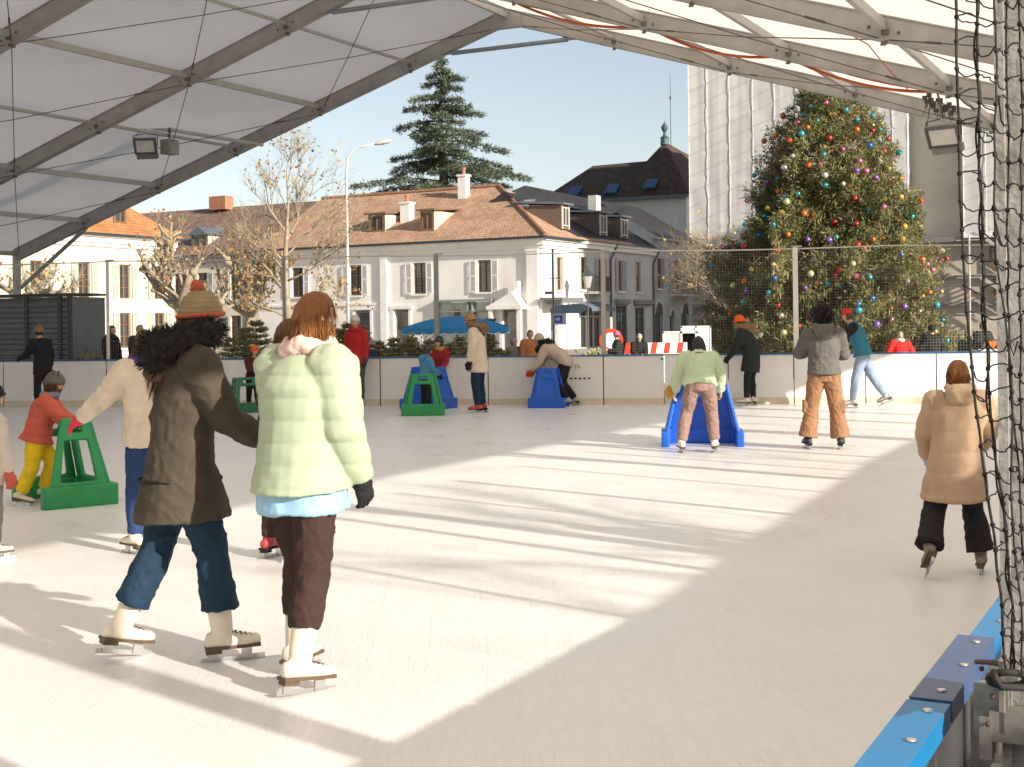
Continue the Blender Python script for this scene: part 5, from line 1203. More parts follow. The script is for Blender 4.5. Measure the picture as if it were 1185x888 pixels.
    for i in (0, 1):
        kf = kn[i].lerp(an[i], .5); fa = an[i]+sh_d[i]*((.02*H if not skate else -.01*H)-cuff)
        m.tube([Wp(hips[i]+UP*.03*H), Wp(hips[i]), Wp(hips[i].lerp(kn[i], .5)), Wp(kn[i]), Wp(kf), Wp(kf.lerp(fa, .6)), Wp(fa)], [.05*H+q, .060*H+q, .052*H+q, .041*H+q, .039*H+q+flare*.35, .033*H+q+flare*.75, .031*H+q+flare], 16)
    o = m.build('trousers', lm, t, smooth=True); queue(o, .008 if near else .016, 6 if near else 3, wrinkle(.008+.003*(flare > 0), 11, 8, px*.1))
    # --- jacket
    tm = topm; m = MB(); k = bulk; dn = ((kn[0]-hips[0])+(kn[1]-hips[1])).normalized() if hem > .05 else -S1
    R = []; spr = max(abs(((kn[i]-hips[i]).normalized()-dn).y) for i in (0, 1)); sid = max(abs((kn[i]-hips[i]).normalized().x) for i in (0, 1))
    if hem > 0:
        R.append(ring(pel+dn*hem, -dn, .106*H+k+hemflare+hem*sid*.7, .084*H+k+hemflare+hem*spr*.9))
        R.append(ring(pel+dn*hem*.5, -dn, .108*H+k+hemflare*.5+hem*sid*.35, .084*H+k+hemflare*.5+hem*spr*.45))
    R += [ring(pel, (S1-dn).normalized(), .105*H+k, .079*H+k), ring(pel.lerp(wst, .5), S1, .100*H+k, .074*H+k), ring(wst, (S1+S2).normalized(), .093*H+k, .070*H+k), ring(wst.lerp(ch, .5), S2, .097*H+k, .073*H+k), ring(ch, S2, .108*H+k*.9, .076*H+k), ring(ch.lerp(shl, .6), S2, .108*H*shoulder+k*.6, .066*H+k*.8), ring(shl+S2*.002*H, S2, .085*H+k*.4, .055*H+k*.5), ring(nk-S2*.008*H, S2, .052*H+k*.3, .045*H+k*.3), ring(nk+S2*.012*H, S2, .047*H+k*.3, .044*H+k*.3)]
    m.rings(R, 24)
    sl = m if vest is None else MB()
    for i in (0, 1):
        ins = sho[i].lerp(shl, .35)
        sk_ = k if vest is None else .004
        sl.tube([Wp(ins), Wp(sho[i]), Wp(sho[i].lerp(el[i], .5)), Wp(el[i]), Wp(el[i].lerp(wr[i], .55)), Wp(wr[i]-fd_[i]*.005*H)], [.050*H+sk_*.4, .049*H+sk_*.6, .044*H+sk_*.55, .039*H+sk_*.5, .033*H+sk_*.45, .028*H+sk_*.35], 16)
        (m if vest is None else sl).sphere(Wp(sho[i]), (.049*H+sk_*.5)*.98, 12, 8)
    dsp = disp or wrinkle(.012 if near else .014, 8, 6, px*.3)
    o = m.build('jacket', tm, t, smooth=True); queue(o, .009 if near else .017, 7 if near else 4, dsp)
    if vest is not None: o2 = sl.build('sleeves', vest, t, smooth=True); queue(o2, .016, 3, wrinkle(.008, 12, 12, px))
    if hem2:  # shirt or jumper showing below the jacket
        mt2, h1 = hem2; m = MB(); m.rings([ring(pel+dn*(hem+h1), -dn, .103*H+k*.8+hemflare, .083*H+k*.8+hemflare), ring(pel+dn*(hem-.03), -dn, .098*H+k*.6+hemflare, .078*H+k*.6+hemflare), ring(pel, S1, .09*H, .07*H)], 24); queue(m.build('underlayer', mt2, t, smooth=True), .016, 3, wrinkle(.012, 12, 4, 3))
    if hood:
        kind, hm = hood; m = MB(); c = nk+Vector((0, -.028*H, 0))-S2*.004*H
        bk = S2.cross(X).normalized()   # towards the back/forward axis
        if bk.y > 0: bk = -bk
        if kind == 'fur':
            P = []; 
            for j in range(17): a = 2*PI*j/16; P.append(Wp(c+X*(.082*H*math.sin(a))+bk*(.075*H*math.cos(a))+S2*(.035*H-.05*H*math.cos(a)*.6)))
            m.tube(P, [.034*H]*17, 10); m.sphere(Wp(c+bk*.05*H-S2*.02*H), (.07*H, .05*H, .05*H))
            ho = queue(m.build('hood', hm, t, smooth=True), .012, 1, fuzzy(.016, 30)); FUR[ho.name] = (2600 if near else 700, .045, .006, .7, -.15, 'fur')
        else:
            m.rings([ring(c+bk*.04*H-S2*.085*H, S2, .02*H, .015*H), ring(c+bk*.055*H-S2*.06*H, S2, .06*H, .035*H), ring(c+bk*.05*H-S2*.01*H, S2, .078*H, .05*H), ring(c+bk*.02*H+S2*.03*H, S2, .07*H, .052*H), ring(c+bk*.015*H+S2*.045*H, S2, .045*H, .035*H)], 18)
            for j in (0,):
                P = []
                for e in range(13): a = 2*PI*e/12; P.append(Wp(c+X*(.062*H*math.sin(a))+bk*(.058*H*math.cos(a)+.01*H)+S2*(.028*H-.02*H*math.cos(a))))
                m.tube(P, [.02*H]*13, 8)
            queue(m.build('hood', hm, t, smooth=True), .013, 3, wrinkle(.010, 14, 14, 7))
    if scarf:
        m = MB(); c = nk+S2*.008*H; P = []
        for e in range(17): a = 2*PI*e/16; P.append(Wp(c+X*(.055*H*math.sin(a))+Vector((0, 1, 0))*(.05*H*math.cos(a)+.005*H)+S2*(.012*H*math.sin(3*a))))
        m.tube(P, [.028*H]*17, 10); queue(m.build('scarf', scarf, t, smooth=True), .010, 2, wrinkle(.010, 25, 25, 3))
    # --- hair, hat
    hm, hk = hair
    if hm is not None:
        m = MB()
        def fn(d):
            face = smoothst(.25, .5, d[1])*smoothst(.62, .42, d[2]) if True else 0
            low = smoothst(-.55, -.75, d[2])
            g = 1.11 if hk != 'curly' else 1.38+.12*noise.noise(Vector(d)*5)
            if hat: g = min(g, 1.12)
            return g*(1-max(face, low)) + .84*max(face, low)
        head_grid(m, HC, RH, hh, fn, 28, 20)
        if hk == 'long':
            u, f_ = RH @ UP, RH @ Vector((0, 1, 0)); r0 = RH @ X; q2 = Wp(nk-S2*.12*H)+ B @ (S2.cross(X).normalized()*(1 if S2.cross(X).y < 0 else -1))*(.085*H+k)
            q2 = Wp(nk-S2*hairlen*H + (Vector((0, -1, 0))*S2.z+UP*S2.y)*(.075*H+k))
            m.rings([(HC+u*.15*hh-f_*.1*hh, r0*.33*hh, f_*.30*hh), (HC-u*.25*hh-f_*.2*hh, r0*.38*hh, f_*.26*hh), (HC-u*.6*hh-f_*.3*hh, r0*.40*hh, f_*.2*hh)] + ([(q2.lerp(HC-u*.6*hh-f_*.3*hh, .4), r0*.40*hh, f_*.16*hh), (q2, r0*.26*hh, f_*.10*hh)] if hairlen > 0 else [(HC-u*.8*hh-f_*.28*hh, r0*.34*hh, f_*.13*hh)]), 18)
        if hk == 'bun': m.sphere(HC + RH @ Vector((0, -.36*hh, .3*hh)), .17*hh)
        hob = m.build('hair', hm, t, smooth=True)
        if near: FUR[hob.name] = (2600, .030, .010, .9, .1, 'curl') if hk == 'curly' else (1500, .10 if hk == 'long' else .05, .0045, .22, 1.6, 'strand')
        queue(hob, .009 if near else .012, 2, (fuzzy(.045, 22) if hk == 'curly' else (lambda p, n: .007*noise.noise(Vector((p.x*60, p.y*60, p.z*9)))+.010*noise.noise(Vector((p.x*22, p.y*22, p.z*7))))))
    if hat:
        kind, m1 = hat[0], hat[1]; m2 = hat[2] if len(hat) > 2 else m1; m = MB()
        tilt = {'helmet': .05, 'cap': .02}.get(kind, -.12); g0 = {'helmet': 1.27, 'cap': 1.14}.get(kind, 1.20)
        Rt = RH @ Matrix.Rotation(rad(-10 if kind != 'cap' else 0), 3, 'X').transposed()
        cut = {'helmet': -.02, 'cap': .18}.get(kind, .10)
        def fn(d): s = smoothst(cut-.12, cut+.06, d[2]); return (.86*(1-s)+g0*s)*(1+.06*max(0, d[2])*(1 if kind in ('beanie', 'pom') else 0))
        def fn2(d): s = smoothst(cut-.3, cut-.1, d[2]); return fn(d) if d[2] > cut-.15 else .8
        head_grid(m, HC+RH @ Vector((0, -.01*hh, .02*hh)), Rt, hh, fn2, 28, 22)
        hb = m.build('hat' if kind not in ('helmet',) else 'helmet', m1, t, smooth=True); queue(hb, .010, 2, knit if kind in ('beanie', 'pom') else None)
        if kind in ('beanie', 'pom'):
            m = MB(); P = [HC+Rt @ Vector((.345*hh*1.17*math.sin(a), .41*hh*1.17*math.cos(a)-.01*hh, .09*hh)) for a in [2*PI*j/24 for j in range(25)]]; m.tube(P, [.055*hh]*25, 8); m.build('brim', m2, hb, smooth=True)
        if kind == 'pom': m = MB(); m.sphere(HC+Rt @ Vector((0, -.05*hh, .70*hh)), .15*hh, 14, 10); queue(m.build('pompom', m2, hb, smooth=True), .008, 1, fuzzy(.010, 70))
        if kind == 'cap':
            m = MB(); m.rings([(HC+Rt @ Vector((0, (.30+.10*j)*hh, (.19-.012*j*j)*hh)), Rt @ Vector((.30*hh*math.sqrt(max(.02, 1-(j/3.9)**2)), 0, 0)), Rt @ Vector((0, 0, .016*hh))) for j in range(4)], 14); m.build('peak', m2, hb, smooth=True)
        if kind == 'helmet':
            m = MB()
            for j in (-2, -1, 0, 1, 2):
                for y0 in (.3, -.15):
                    d = Vector((j*.33, y0, math.sqrt(max(.1, 1-(j*.33)**2-y0*y0)))); c_ = HC+Rt @ Vector((d.x*.345*hh*1.28, d.y*.41*hh*1.28, d.z*.5*hh*1.28+.02*hh)); m.sphere(c_, (.035*hh, .05*hh, .05*hh), 8, 6)
            m.build('vent', mat('vent_black', (.008, .008, .008), .8), hb, smooth=True)
            m = MB()
            for s in (-1, 1): m.tube([HC+RH @ Vector((s*.38*hh, .05*hh, .05*hh)), HC+RH @ Vector((s*.33*hh, .12*hh, -.3*hh)), HC+RH @ Vector((0, .2*hh, -.53*hh))], .02*hh, 6)
            m.build('strap', Black, hb)
    # --- footwear
    for i, (s, q) in enumerate(((-1, LL), (1, RL))):
        fp = rad(q[4]); a = an[i]; toe = rad(12)*s; fdir = Vector((math.sin(toe)*math.cos(fp), math.cos(toe)*math.cos(fp), -math.sin(fp))); dnn = Vector((0, -math.sin(fp), -math.cos(fp))); upv = -sh_d[i]; lat = fdir.cross(dnn).normalized(); sf = H/1.7*(1+.12*kid)
        fb = footH-(.066*(1-.2*kid) if skate else .02)      # ankle to underside of the sole
        m = MB(); b_ = a+dnn*(fb-.035*sf)
        if skate: m.tube([Wp(a+upv*.165*sf), Wp(a+upv*.05*sf), Wp(a), Wp(b_-fdir*.02*sf)], [.060*sf, .055*sf, .051*sf, .045*sf], 14)
        else: m.tube([Wp(a+upv*.06*sf), Wp(a), Wp(b_)], [.044*sf, .043*sf, .04*sf], 12)
        def fr_(y, z, rx, rz): return (Wp(b_+fdir*y*sf-dnn*z*sf), B @ (lat*rx*sf), B @ (dnn*rz*sf))
        m.rings([fr_(-.085, .0, .018, .02), fr_(-.075, .006, .034, .038), fr_(-.02, .008, .04, .043), fr_(.06, .0, .043, .036), fr_(.12, -.004, .044, .031), fr_(.165, -.006, .034, .026), fr_(.185, -.008, .014, .014)], 14)
        bm2 = (skate or mat('shoe_dark', (.03, .025, .022), .6)) if not isinstance(skate, (list, tuple)) else skate[0]
        bo = m.build('skate' if skate else 'shoe', bm2, t, smooth=True); queue(bo, .009 if near else .013, 2, None)
        sm_ = MB(); Rf = B @ Matrix((lat, fdir, -dnn)).transposed()
        if skate:
            sole = a+dnn*fb
            sm_.box(Wp(sole-dnn*.006+fdir*.045*sf), (.075*sf, .262*sf, .014), Rf); sm_.box(Wp(sole+dnn*.010-fdir*.045*sf), (.055*sf, .075*sf, .022), Rf); sm_.build('sole', skate[1] if isinstance(skate, (list, tuple)) else mat('sole_dark', (.03, .025, .02), .6), bo)
            sm_ = MB(); bh = footH-fb
            if blade:
                sm_.box(Wp(sole+dnn*(bh-.012)+fdir*.045*sf), (.005, .30*sf, .024), Rf)
                for y in (-.05, .11): sm_.box(Wp(sole+dnn*(bh*.45+.004)+fdir*y*sf), (.016, .05*sf, bh*.75), Rf)
                sm_.build('blade', Blade, bo)
            # lacing
            m2_ = MB()
            for j in range(5):
                y, z = .035+.022*j, .042-.006*j; m2_.tube([Wp(b_+fdir*(y+.012)*sf-dnn*(z)*sf+lat*-.024*sf), Wp(b_+fdir*(y)*sf-dnn*(z+.006)*sf), Wp(b_+fdir*(y+.012)*sf-dnn*z*sf+lat*.024*sf)], .0035*sf, 4)
            m2_.build('lace', skate[2] if isinstance(skate, (list, tuple)) and len(skate) > 2 else Black, bo)
        else:
            sm_.box(Wp(a+dnn*(fb+.008)+fdir*.045*sf), (.082*sf, .262*sf, .022), Rf); sm_.build('sole', mat('sole_dark', (.03, .025, .02)), bo)
    J = dict(W=Wp, wr=wr, el=el, nk=nk, pel=pel, ch=ch, shl=shl, S2=S2, fd=fd_, H=H, HC=HC, RH=RH, B=B, t=t, an=an, sho=sho)
    return J
def run_bake():
    todo = []
    for o, vox, sm, disp, extra in BAKE:
        r = o.modifiers.new('r', 'REMESH'); r.mode = 'VOXEL'; r.voxel_size = vox; r.use_smooth_shade = True
        s = o.modifiers.new('s', 'SMOOTH'); s.factor = .5; s.iterations = sm
    bpy.context.view_layer.update(); dg = bpy.context.evaluated_depsgraph_get()
    for o, vox, sm, disp, extra in BAKE:
        me = bpy.data.meshes.new_from_object(o.evaluated_get(dg)); todo.append((o, me, disp, extra))
    for o, me, disp, extra in todo:
        wo = WORLD[o.name]
        if disp:
            ns = [v.normal.copy() for v in me.vertices]
            for v, n in zip(me.vertices, ns): v.co = v.co + n*disp(v.co+wo, n)
        if extra is not None:
            bm = bmesh.new(); bm.from_mesh(me); vs = [bm.verts.new(p-wo) for p in extra.v]
            for f in extra.f:
                try: bm.faces.new([vs[i] for i in f]).smooth = True
                except ValueError: pass
            bm.to_mesh(me); bm.free()
        me.polygons.foreach_set('use_smooth', [True]*len(me.polygons)); old = o.data; o.modifiers.clear(); nm = old.name; o.data = me; bpy.data.meshes.remove(old); me.name = nm
        if o.name in FUR:
            n, L, Wd, spread, droop, nm2 = FUR[o.name]; V = np.array([tuple(v.co+wo) for v in me.vertices]); Nn = np.array([tuple(v.normal) for v in me.vertices])
            i = RNG.integers(0, len(V), n); D = Nn[i]*(.35 if nm2 == 'strand' else 1)+RNG.normal(size=(n, 3))*spread*.5; D[:, 2] -= droop; D = unit(D)
            f = leaf_mesh(nm2, V[i]-Nn[i]*.002, D, RNG.uniform(.6, 1.3, n)*L, RNG.uniform(.7, 1.3, n)*Wd, [me.materials[0]], np.zeros(n, int), parent=o); f['kind'] = 'stuff'
# ------------------------------------------------------------------ skating aids
def plastic(name, c): return mat('plastic_'+name, c, .42, var=.08, scale=5, spec=.45, dirt=.4)
PG = plastic('green', (.015, .27, .085)); PB = plastic("blue", (.008, .10, .52))
def skate_aid(label, p, yaw, mt, h=.80, wb=.66, wt=.32, db=.62, dt=.28, solid=False, flat=False):
    ya = rad(yaw); fw = Vector((math.sin(ya), math.cos(ya), 0)); r = Vector((math.cos(ya), -math.sin(ya), 0)); B = Matrix((r, fw, UP)).transposed()
    t = thing('skating_aid', label, 'skating aid', p, 'plastic skating aids on the ice'); W_ = lambda v: p+B @ Vector(v)
    def panel(name, B0, B1, T1, T0, ops, th=.05):
        B0, B1, T1, T0 = map(Vector, (B0, B1, T1, T0)); n = (B1-B0).cross(T0-B0).normalized()*th
        def q(u, v): return W_((B0.lerp(B1, u)).lerp(T0.lerp(T1, u), v))
        N = B @ n; m = MB(); v0 = 0.
        for a, b_, ins in ops+[(1, 1, 0)]:
            m.prism([q(0, v0), q(1, v0), q(1, a), q(0, a)], N)
            if a < b_:
                e = .02
                m.prism([q(0, a-e), q(ins, a-e), q(ins, b_+e), q(0, b_+e)], N); m.prism([q(1-ins, a-e), q(1, a-e), q(1, b_+e), q(1-ins, b_+e)], N)
                if solid: m.prism([q(ins-.02, a-e)+N*.5, q(1-ins+.02, a-e)+N*.5, q(1-ins+.02, b_+e)+N*.5, q(ins-.02, b_+e)+N*.5], N*.25)
            v0 = b_
        queue(m.build(name, mt, t, smooth=True), .012, 2, None)
    y0, y1 = db/2, dt/2
    panel('front_panel', (wb/2, y0, .02), (-wb/2, y0, .02), (-wt/2, y1, h), (wt/2, y1, h), [(.26, .74, .17), (.83, .92, .28)])
    for s in (-1, 1):
        a, b_, c, d = (s*wb/2, -y0, .02), (s*wb/2, y0, .02), (s*wt/2, y1, h), (s*wt/2, -y1, h)
        o = [(.26, .74, .17), (.83, .92, .28)]
        panel('side_panel', *((a, b_, c, d) if s > 0 else (b_, a, d, c)), o)
    m = MB()
    for s in (-1, 1): m.box(W_((s*(wb/2+.005), 0, .10)), (.10, db+.08, .2), B)
    m.box(W_((0, y0+.005, .10)), (wb+.1, .10, .2), B)
    queue(m.build('foot_band', mt, t, smooth=True), .013, 2, None)
    m = MB()
    for s in (-1, 1): m.box(W_((s*(wb/2+.005), 0, .006)), (.05, db, .012), B)
    m.build('runner', mat('runner_grey', (.25, .25, .25), .4), t)
    return t
# ------------------------------------------------------------------ the cast
Jeans = cloth('jeans_dark', (.012, .035, .065)); JeansB = cloth('jeans_navy', (.02, .045, .13)); JeansL = cloth('jeans_light', (.24, .31, .40))
BrownC = cloth('coat_brown', (.062, .050, .036), .9, var=.2); Mint = cloth('mint', (.38, .445, .315), .75, var=.06); SkyB = cloth('sky_blue', (.30, .52, .72)); DkBr = cloth('dark_brown', (.045, .025, .020))
Cream = cloth('cream', (.62, .53, .42)); CreamP = cloth('parka_cream', (.66, .55, .44)); Purp = cloth('purple', (.13, .09, .28)); Pink = cloth('mitten_pink', (.75, .05, .10)); Rust = cloth('rust_red', (.42, .10, .06)); OliveH = cloth('olive_band', (.26, .20, .10))
Coral = cloth('coral', (.50, .105, .07)); Yel = cloth('yellow', (.72, .50, .02)); Camel = cloth('camel', (.46, .32, .21), .6, bump=.15); Ora = cloth('orange', (.80, .13, .02)); RedC = cloth('red', (.45, .025, .025)); RedD = cloth('dark_red', (.27, .02, .025))
Teal = cloth('teal', (.03, .17, .24), .6, bump=.1); BlueK = cloth('kid_blue', (.08, .26, .46), .7, bump=.15); GreyH = cloth('hoodie_grey', (.125, .115, .108), .9, var=.14); Tan = cloth('cargo_tan', (.28, .15, .08), .85, var=.12); Mauve = cloth('mauve', (.26, .17, .145)); MintS = cloth('mint_sweater', (.50, .60, .40), .85, var=.05); DkG = cloth('dark_green', (.022, .028, .026)); BeigeJ = cloth('beige_jacket', (.50, .41, .32)); Ochre = cloth('ochre', (.50, .27, .06)); Grey = cloth('grey', (.28, .28, .29)); LimeG = cloth('lime', (.55, .65, .18)); TanH = cloth('tan_knit', (.36, .22, .12)); Olive = cloth('olive_helmet_cover', (.10, .095, .065))
BootW = mat('boot_white', (.70, .62, .52), .5, var=.08, scale=8, dirt=.3); BootBk = mat('boot_black', (.025, .024, .024), .45); BootR = mat('boot_red', (.45, .06, .06), .5, var=.3, scale=20); BootG = mat('boot_grey', (.40, .39, .38), .5, var=.3, scale=20); SoleB = mat('sole_brown', (.09, .055, .03), .5)
HelK = mat('helmet_black', (.02, .02, .022), .35, spec=.6); LaceD = mat('lace_brown', (.12, .08, .05), .7)
SkS = [BootW, SoleB, LaceD]
# two big skaters in front
J1 = person('woman in a long dark brown coat and pompom hat skating past on white skates', 199, 765, 1.72, 62, lean=7, LL=(-12, 4, -26, 3, 12), RL=(16, 5, 6, 3, -2), LA_=(-12, 14, -2, 6), RA_=(24, 8, 62, -8), hp=4, topm=BrownC, bulk=.026, hem=.27, hemflare=.01, legm=Jeans, flare=.03, legbulk=.010, cuff=.10, hair=(HairB, 'long'), hat=('pom', OliveH, Rust), glove=Black, skate=SkS, hood=('fur', FurK), near=True)
J2 = person('woman in a puffy mint green coat over a pale blue jumper with long chestnut hair', 345, 792, 1.70, 38, lean=5, LL=(14, 4, -2, 3, 0), RL=(-6, 4, -16, 3, 6), LA_=(14, 10, 40, -4), RA_=(2, 9, 26, -2), hp=2, hy=15, topm=Mint, bulk=.056, hem=.07, hemflare=.014, disp=puffer(.10, .008), legm=DkBr, legbulk=.012, flare=.008, cuff=.13, hair=(HairG, 'long'), glove=Black, skate=[BootW, SoleB, LaceD], hairlen=-1, scarf=cloth('pink_scarf', (.62, .45, .40)), hem2=(SkyB, .10), near=True)
Wj = J1['W']; Bj = J1['B']; pl = J1['pel']; m = MB(); R_ = []
for q in range(33): a_ = 2*PI*q/32; R_.append(Wj(pl+Vector(((.106*1.72+.024)*math.cos(a_), (.082*1.72+.056)*math.sin(a_), -.075+.004*math.sin(5*a_)))))
m.tube(R_, .006, 6); m.build('seam_trim', cloth('trim_black', (.012, .011, .010)), J1['t'], smooth=True)
# skaters partly hidden behind them
J3 = person('skater in cream jacket and purple scarf reaching out with a pink mitten', 176, 640, 1.52, -35, lean=8, LA_=(30, 30, 42, 34), RA_=(10, 10, 20, 0), topm=Cream, bulk=.034, hem=.10, legm=JeansB, hair=(HairB, 'long'), glove=(Pink, Black), skate=SkS, scarf=Purp, near=True)
J4 = person('skater in dark clothes with red and black skates half hidden behind the mint coat woman', 326, 648, 1.58, 40, lean=6, LA_=(8, 14, 20, 2), RA_=(6, 12, 20, 2), topm=cloth('coat_dark', (.04, .03, .028)), bulk=.022, hem=.12, legm=DkBr, hair=(HairB, 'long'), glove=Black, skate=[BootR, Black, BootR], near=True)
J5 = person('child in coral jacket and yellow trousers by a green skating aid', 38, 584, 1.18, 78, lean=18, LL=(26, 3, -16, 2, 0), RL=(-8, 3, -22, 2, 14), LA_=(38, 4, 66, 0), RA_=(42, 4, 70, 0), hp=8, topm=Coral, bulk=.036, hem=.05, disp=puffer(.09, .012), legm=Yel, legbulk=.020, hair=(HairB, 'short'), hat=('helmet', mat('helmet_olive', (.085, .078, .06), .5), Black), glove=cloth('teal_glove', (.03, .15, .20)), skate=SkS, scarf=cloth('slate_scarf', (.20, .22, .27)), kid=.7, near=True)
skate_aid('green skating aid around the child in yellow trousers at the left', gnd(92, 587)+Vector((-.40*.62, .40*.79, 0)), 52, PG, h=.80, wb=.80, wt=.52, db=.60, dt=.24)
person('child in pale jacket and dark hat cut off by the left frame edge', -14, 648, 1.16, 40, lean=4, topm=cloth('pale_jacket', (.55, .48, .42)), bulk=.02, legm=cloth('leg_grey', (.22, .20, .18)), hair=(HairB, 'short'), hat=('beanie', Black), glove=Coral, skate=SkS, kid=.7)
person('skater in black with a brown fur hat in front of the slatted cabin', 50, 476, 1.60, -55, lean=8, LA_=(30, 12, 70, 0), RA_=(0, 14, 14, 4), topm=Black, bulk=.02, hem=.2, legm=Black, hair=(HairK, 'short'), hat=('pom', FurT, FurT), glove=Black, skate=BootBk)
person('child in an orange hat behind the dark green skating aid', 293, 475, 1.18, 150, lean=14, LA_=(40, 6, 60, 0), RA_=(40, 6, 60, 0), topm=cloth('dark_red_black', (.09, .02, .02)), bulk=.02, hem=.06, legm=Black, hair=(HairK, 'short'), hat=('beanie', Ora), glove=Black, skate=BootBk, kid=.7)
skate_aid('dark green skating aid near the far boards between the two women in front', gnd(285, 477), 160, plastic('dark_green', (.01, .13, .06)), h=.66, wb=.56, wt=.36)
person('slim skater in a bright red jacket and white cap near the far boards', 413, 471, 1.72, 200, lean=0, LL=(4, 2, -4, 1, 0), RL=(2, 2, -4, 1, 0), LA_=(-4, 10, 12, 2), RA_=(-4, 8, 12, 2), topm=RedC, shoulder=.86, bulk=.008, hem=.13, hemflare=.01, legm=cloth('leg_dark_grey', (.08, .08, .085)), hair=(HairGy, 'short'), hat=('beanie', cloth('white_knit', (.6, .58, .54))), glove=cloth('glove_brown', (.08, .06, .05)), skate=BootG, scarf=RedC)
# the helmeted children and their mother
person('small child in a blue jacket and black helmet standing inside a green skating aid', 493, 476, 1.16, 58, lean=2, LA_=(24, 6, 50, -4), RA_=(24, 6, 46, -6), hp=8, topm=BlueK, bulk=.024, hem=.04, disp=puffer(.08, .008), legm=Black, legbulk=.012, hair=(HairB, 'short'), hat=('helmet', HelK, Black), glove=Black, skate=BootBk, hood=('plain', BlueK), kid=.8)
skate_aid('bright green skating aid with the small child in blue standing inside it', gnd(490, 480.5), 178, PG, h=.74, wb=.66, wt=.36, db=.50, dt=.26)
person('child in dark red jacket and black helmet leaning on a blue skating aid', 511, 469, 1.30, 195, lean=10, LA_=(26, 0, 44, -14), RA_=(26, 0, 44, -14), hy=25, hp=-6, topm=RedD, bulk=.026, hem=.07, legm=Black, hair=(HairB, 'short'), hat=('helmet', HelK, Black), glove=RedD, skate=BootBk, scarf=Ochre, kid=.75)
skate_aid('large blue skating aid in front of the child in dark red', gnd(495, 474.2)+Vector((0, .35, 0)), 205, PB, h=.80, wb=.80, wt=.46, db=.62, dt=.34, solid=True)
person('woman in a long cream parka and tan bobble hat looking down at the children', 556, 478, 1.74, -82, lean=0, lean2=8, LL=(4, 3, -6, 2, 0), RL=(-2, 3, -6, 2, 0), LA_=(4, 8, 12, 2), RA_=(6, 8, 16, 0), hp=16, hy=0, topm=CreamP, bulk=.032, hem=.24, hemflare=.01, legm=Jeans, hair=(HairB, 'long'), hat=('pom', TanH), glove=Black, skate=[BootR, Black, BootG], hood=('fur', FurT))
# bent beige skater with blue aid
person('skater in a beige jacket bent low over a blue skating aid with red gloves', 661, 470, 1.64, -84, lean=52, lean2=10, LL=(22, 4, -30, 3, 0), RL=(8, 4, -36, 3, 8), LA_=(24, 4, 42, 2), RA_=(22, 4, 40, 2), hp=-10, topm=BeigeJ, bulk=.03, hem=.06, legm=Black, legbulk=.012, hair=(HairK, 'short'), hat=('beanie', cloth('beige_knit', (.45, .38, .30))), glove=cloth('red_glove', (.60, .08, .02)), skate=[BootG, BootBk, BootBk], hood=('fur', FurK))
skate_aid('blue skating aid pushed by the bent skater in beige', gnd(636, 471.5), -78, PB, h=.74, wb=.56, wt=.30, db=.62, dt=.32, solid=True)
# mint sweater and blue aid
J14 = person('girl in a mint sweater and mauve trousers bending over her blue aid', 808, 524, 1.58, 6, lean=42, lean2=14, LL=(18, 13, -14, 10, 0), RL=(24, 9, -14, 4, 0), LA_=(22, 22, 30, 8), RA_=(24, 20, 34, 2), hp=-4, topm=MintS, bulk=.030, hem=.05, legm=Mauve, legbulk=.012, flare=.006, hair=(HairK, 'long'), glove=None, skate=SkS, near=True)
c = J14['W'](J14['wr'][0]); m = MB(); m.sphere(c+Vector((-.07, -.02, .0)), (.06, .05, .085), 14, 10); o = m.build('handbag', Ochre, smooth=True); tag(o, 'small ochre pouch hanging at the left wrist of the girl in mint', 'bag'); BAKE.append((o, .012, 2, wrinkle(.012, 20, 20, 1), None))
skate_aid('big blue skating aid held by the girl in the mint sweater', gnd(813, 517)+Vector((.02, .18, 0)), 6, PB, h=.78, wb=.94, wt=.58, db=.56, dt=.30, solid=True)
# dark skater with orange hat
J15 = person('skater in a long black coat with fur collar and orange hat', 868, 470, 1.66, -62, lean=14, lean2=8, LL=(8, 3, 2, 2, 0), RL=(6, 2, -4, 1, 0), LA_=(16, 6, 40, 0), RA_=(-14, 16, -4, 10), hp=4, topm=DkG, bulk=.026, hem=.30, hemflare=.01, legm=Black, legbulk=.004, hair=(HairB, 'short'), hat=('beanie', Ora), glove=(Black, LimeG), skate=SkS, hood=('fur', FurT))
# grey hoodie
J16 = person('skater with dark curly hair, grey hooded top and flared tan trousers', 954, 520, 1.68, 8, lean=3, LL=(2, 9, -2, 8, 0), RL=(2, 8, -4, 7, 0), LA_=(28, 22, 96, -30), RA_=(24, 16, 92, -28), hp=14, hy=8, topm=GreyH, bulk=.034, hem=.02, hemflare=-.004, legm=Tan, legbulk=.016, flare=.055, hair=(HairK, 'curly'), skate=[BootBk, Black, Black], hood=('plain', GreyH), near=True)
Wj = J16['W']
for i, s in ((0, -1), (1, 1)):
    m = MB()
    k = (J16['an'][i]+Vector((s*.005, 0, .40))); 
    m.box(Wj(k)+J16['B'] @ Vector((s*-.012, 0, 0)), (.135, .10, .16), J16['B']); o = m.build('pocket', Tan, J16['t']); queue(o, .011, 3, wrinkle(.008, 20, 20, 2))
# teal vest
J17 = person('man in a teal padded vest, red cap and pale jeans striding left', 1006, 472, 1.80, -78, lean=16, lean2=6, LL=(18, 4, 8, 3, 0), RL=(-22, 4, -34, 3, 24), LA_=(46, 8, 84, 0), RA_=(30, 10, 72, 0), hp=6, topm=Teal, bulk=.024, hem=.04, disp=puffer(.085, .010), legm=JeansL, legbulk=.006, hair=(HairB, 'short'), hat=('cap', cloth('cap_red', (.58, .03, .03)), cloth('cap_red', (.58, .03, .03))), skate=[BootG, SoleB, LaceD], vest=Black)
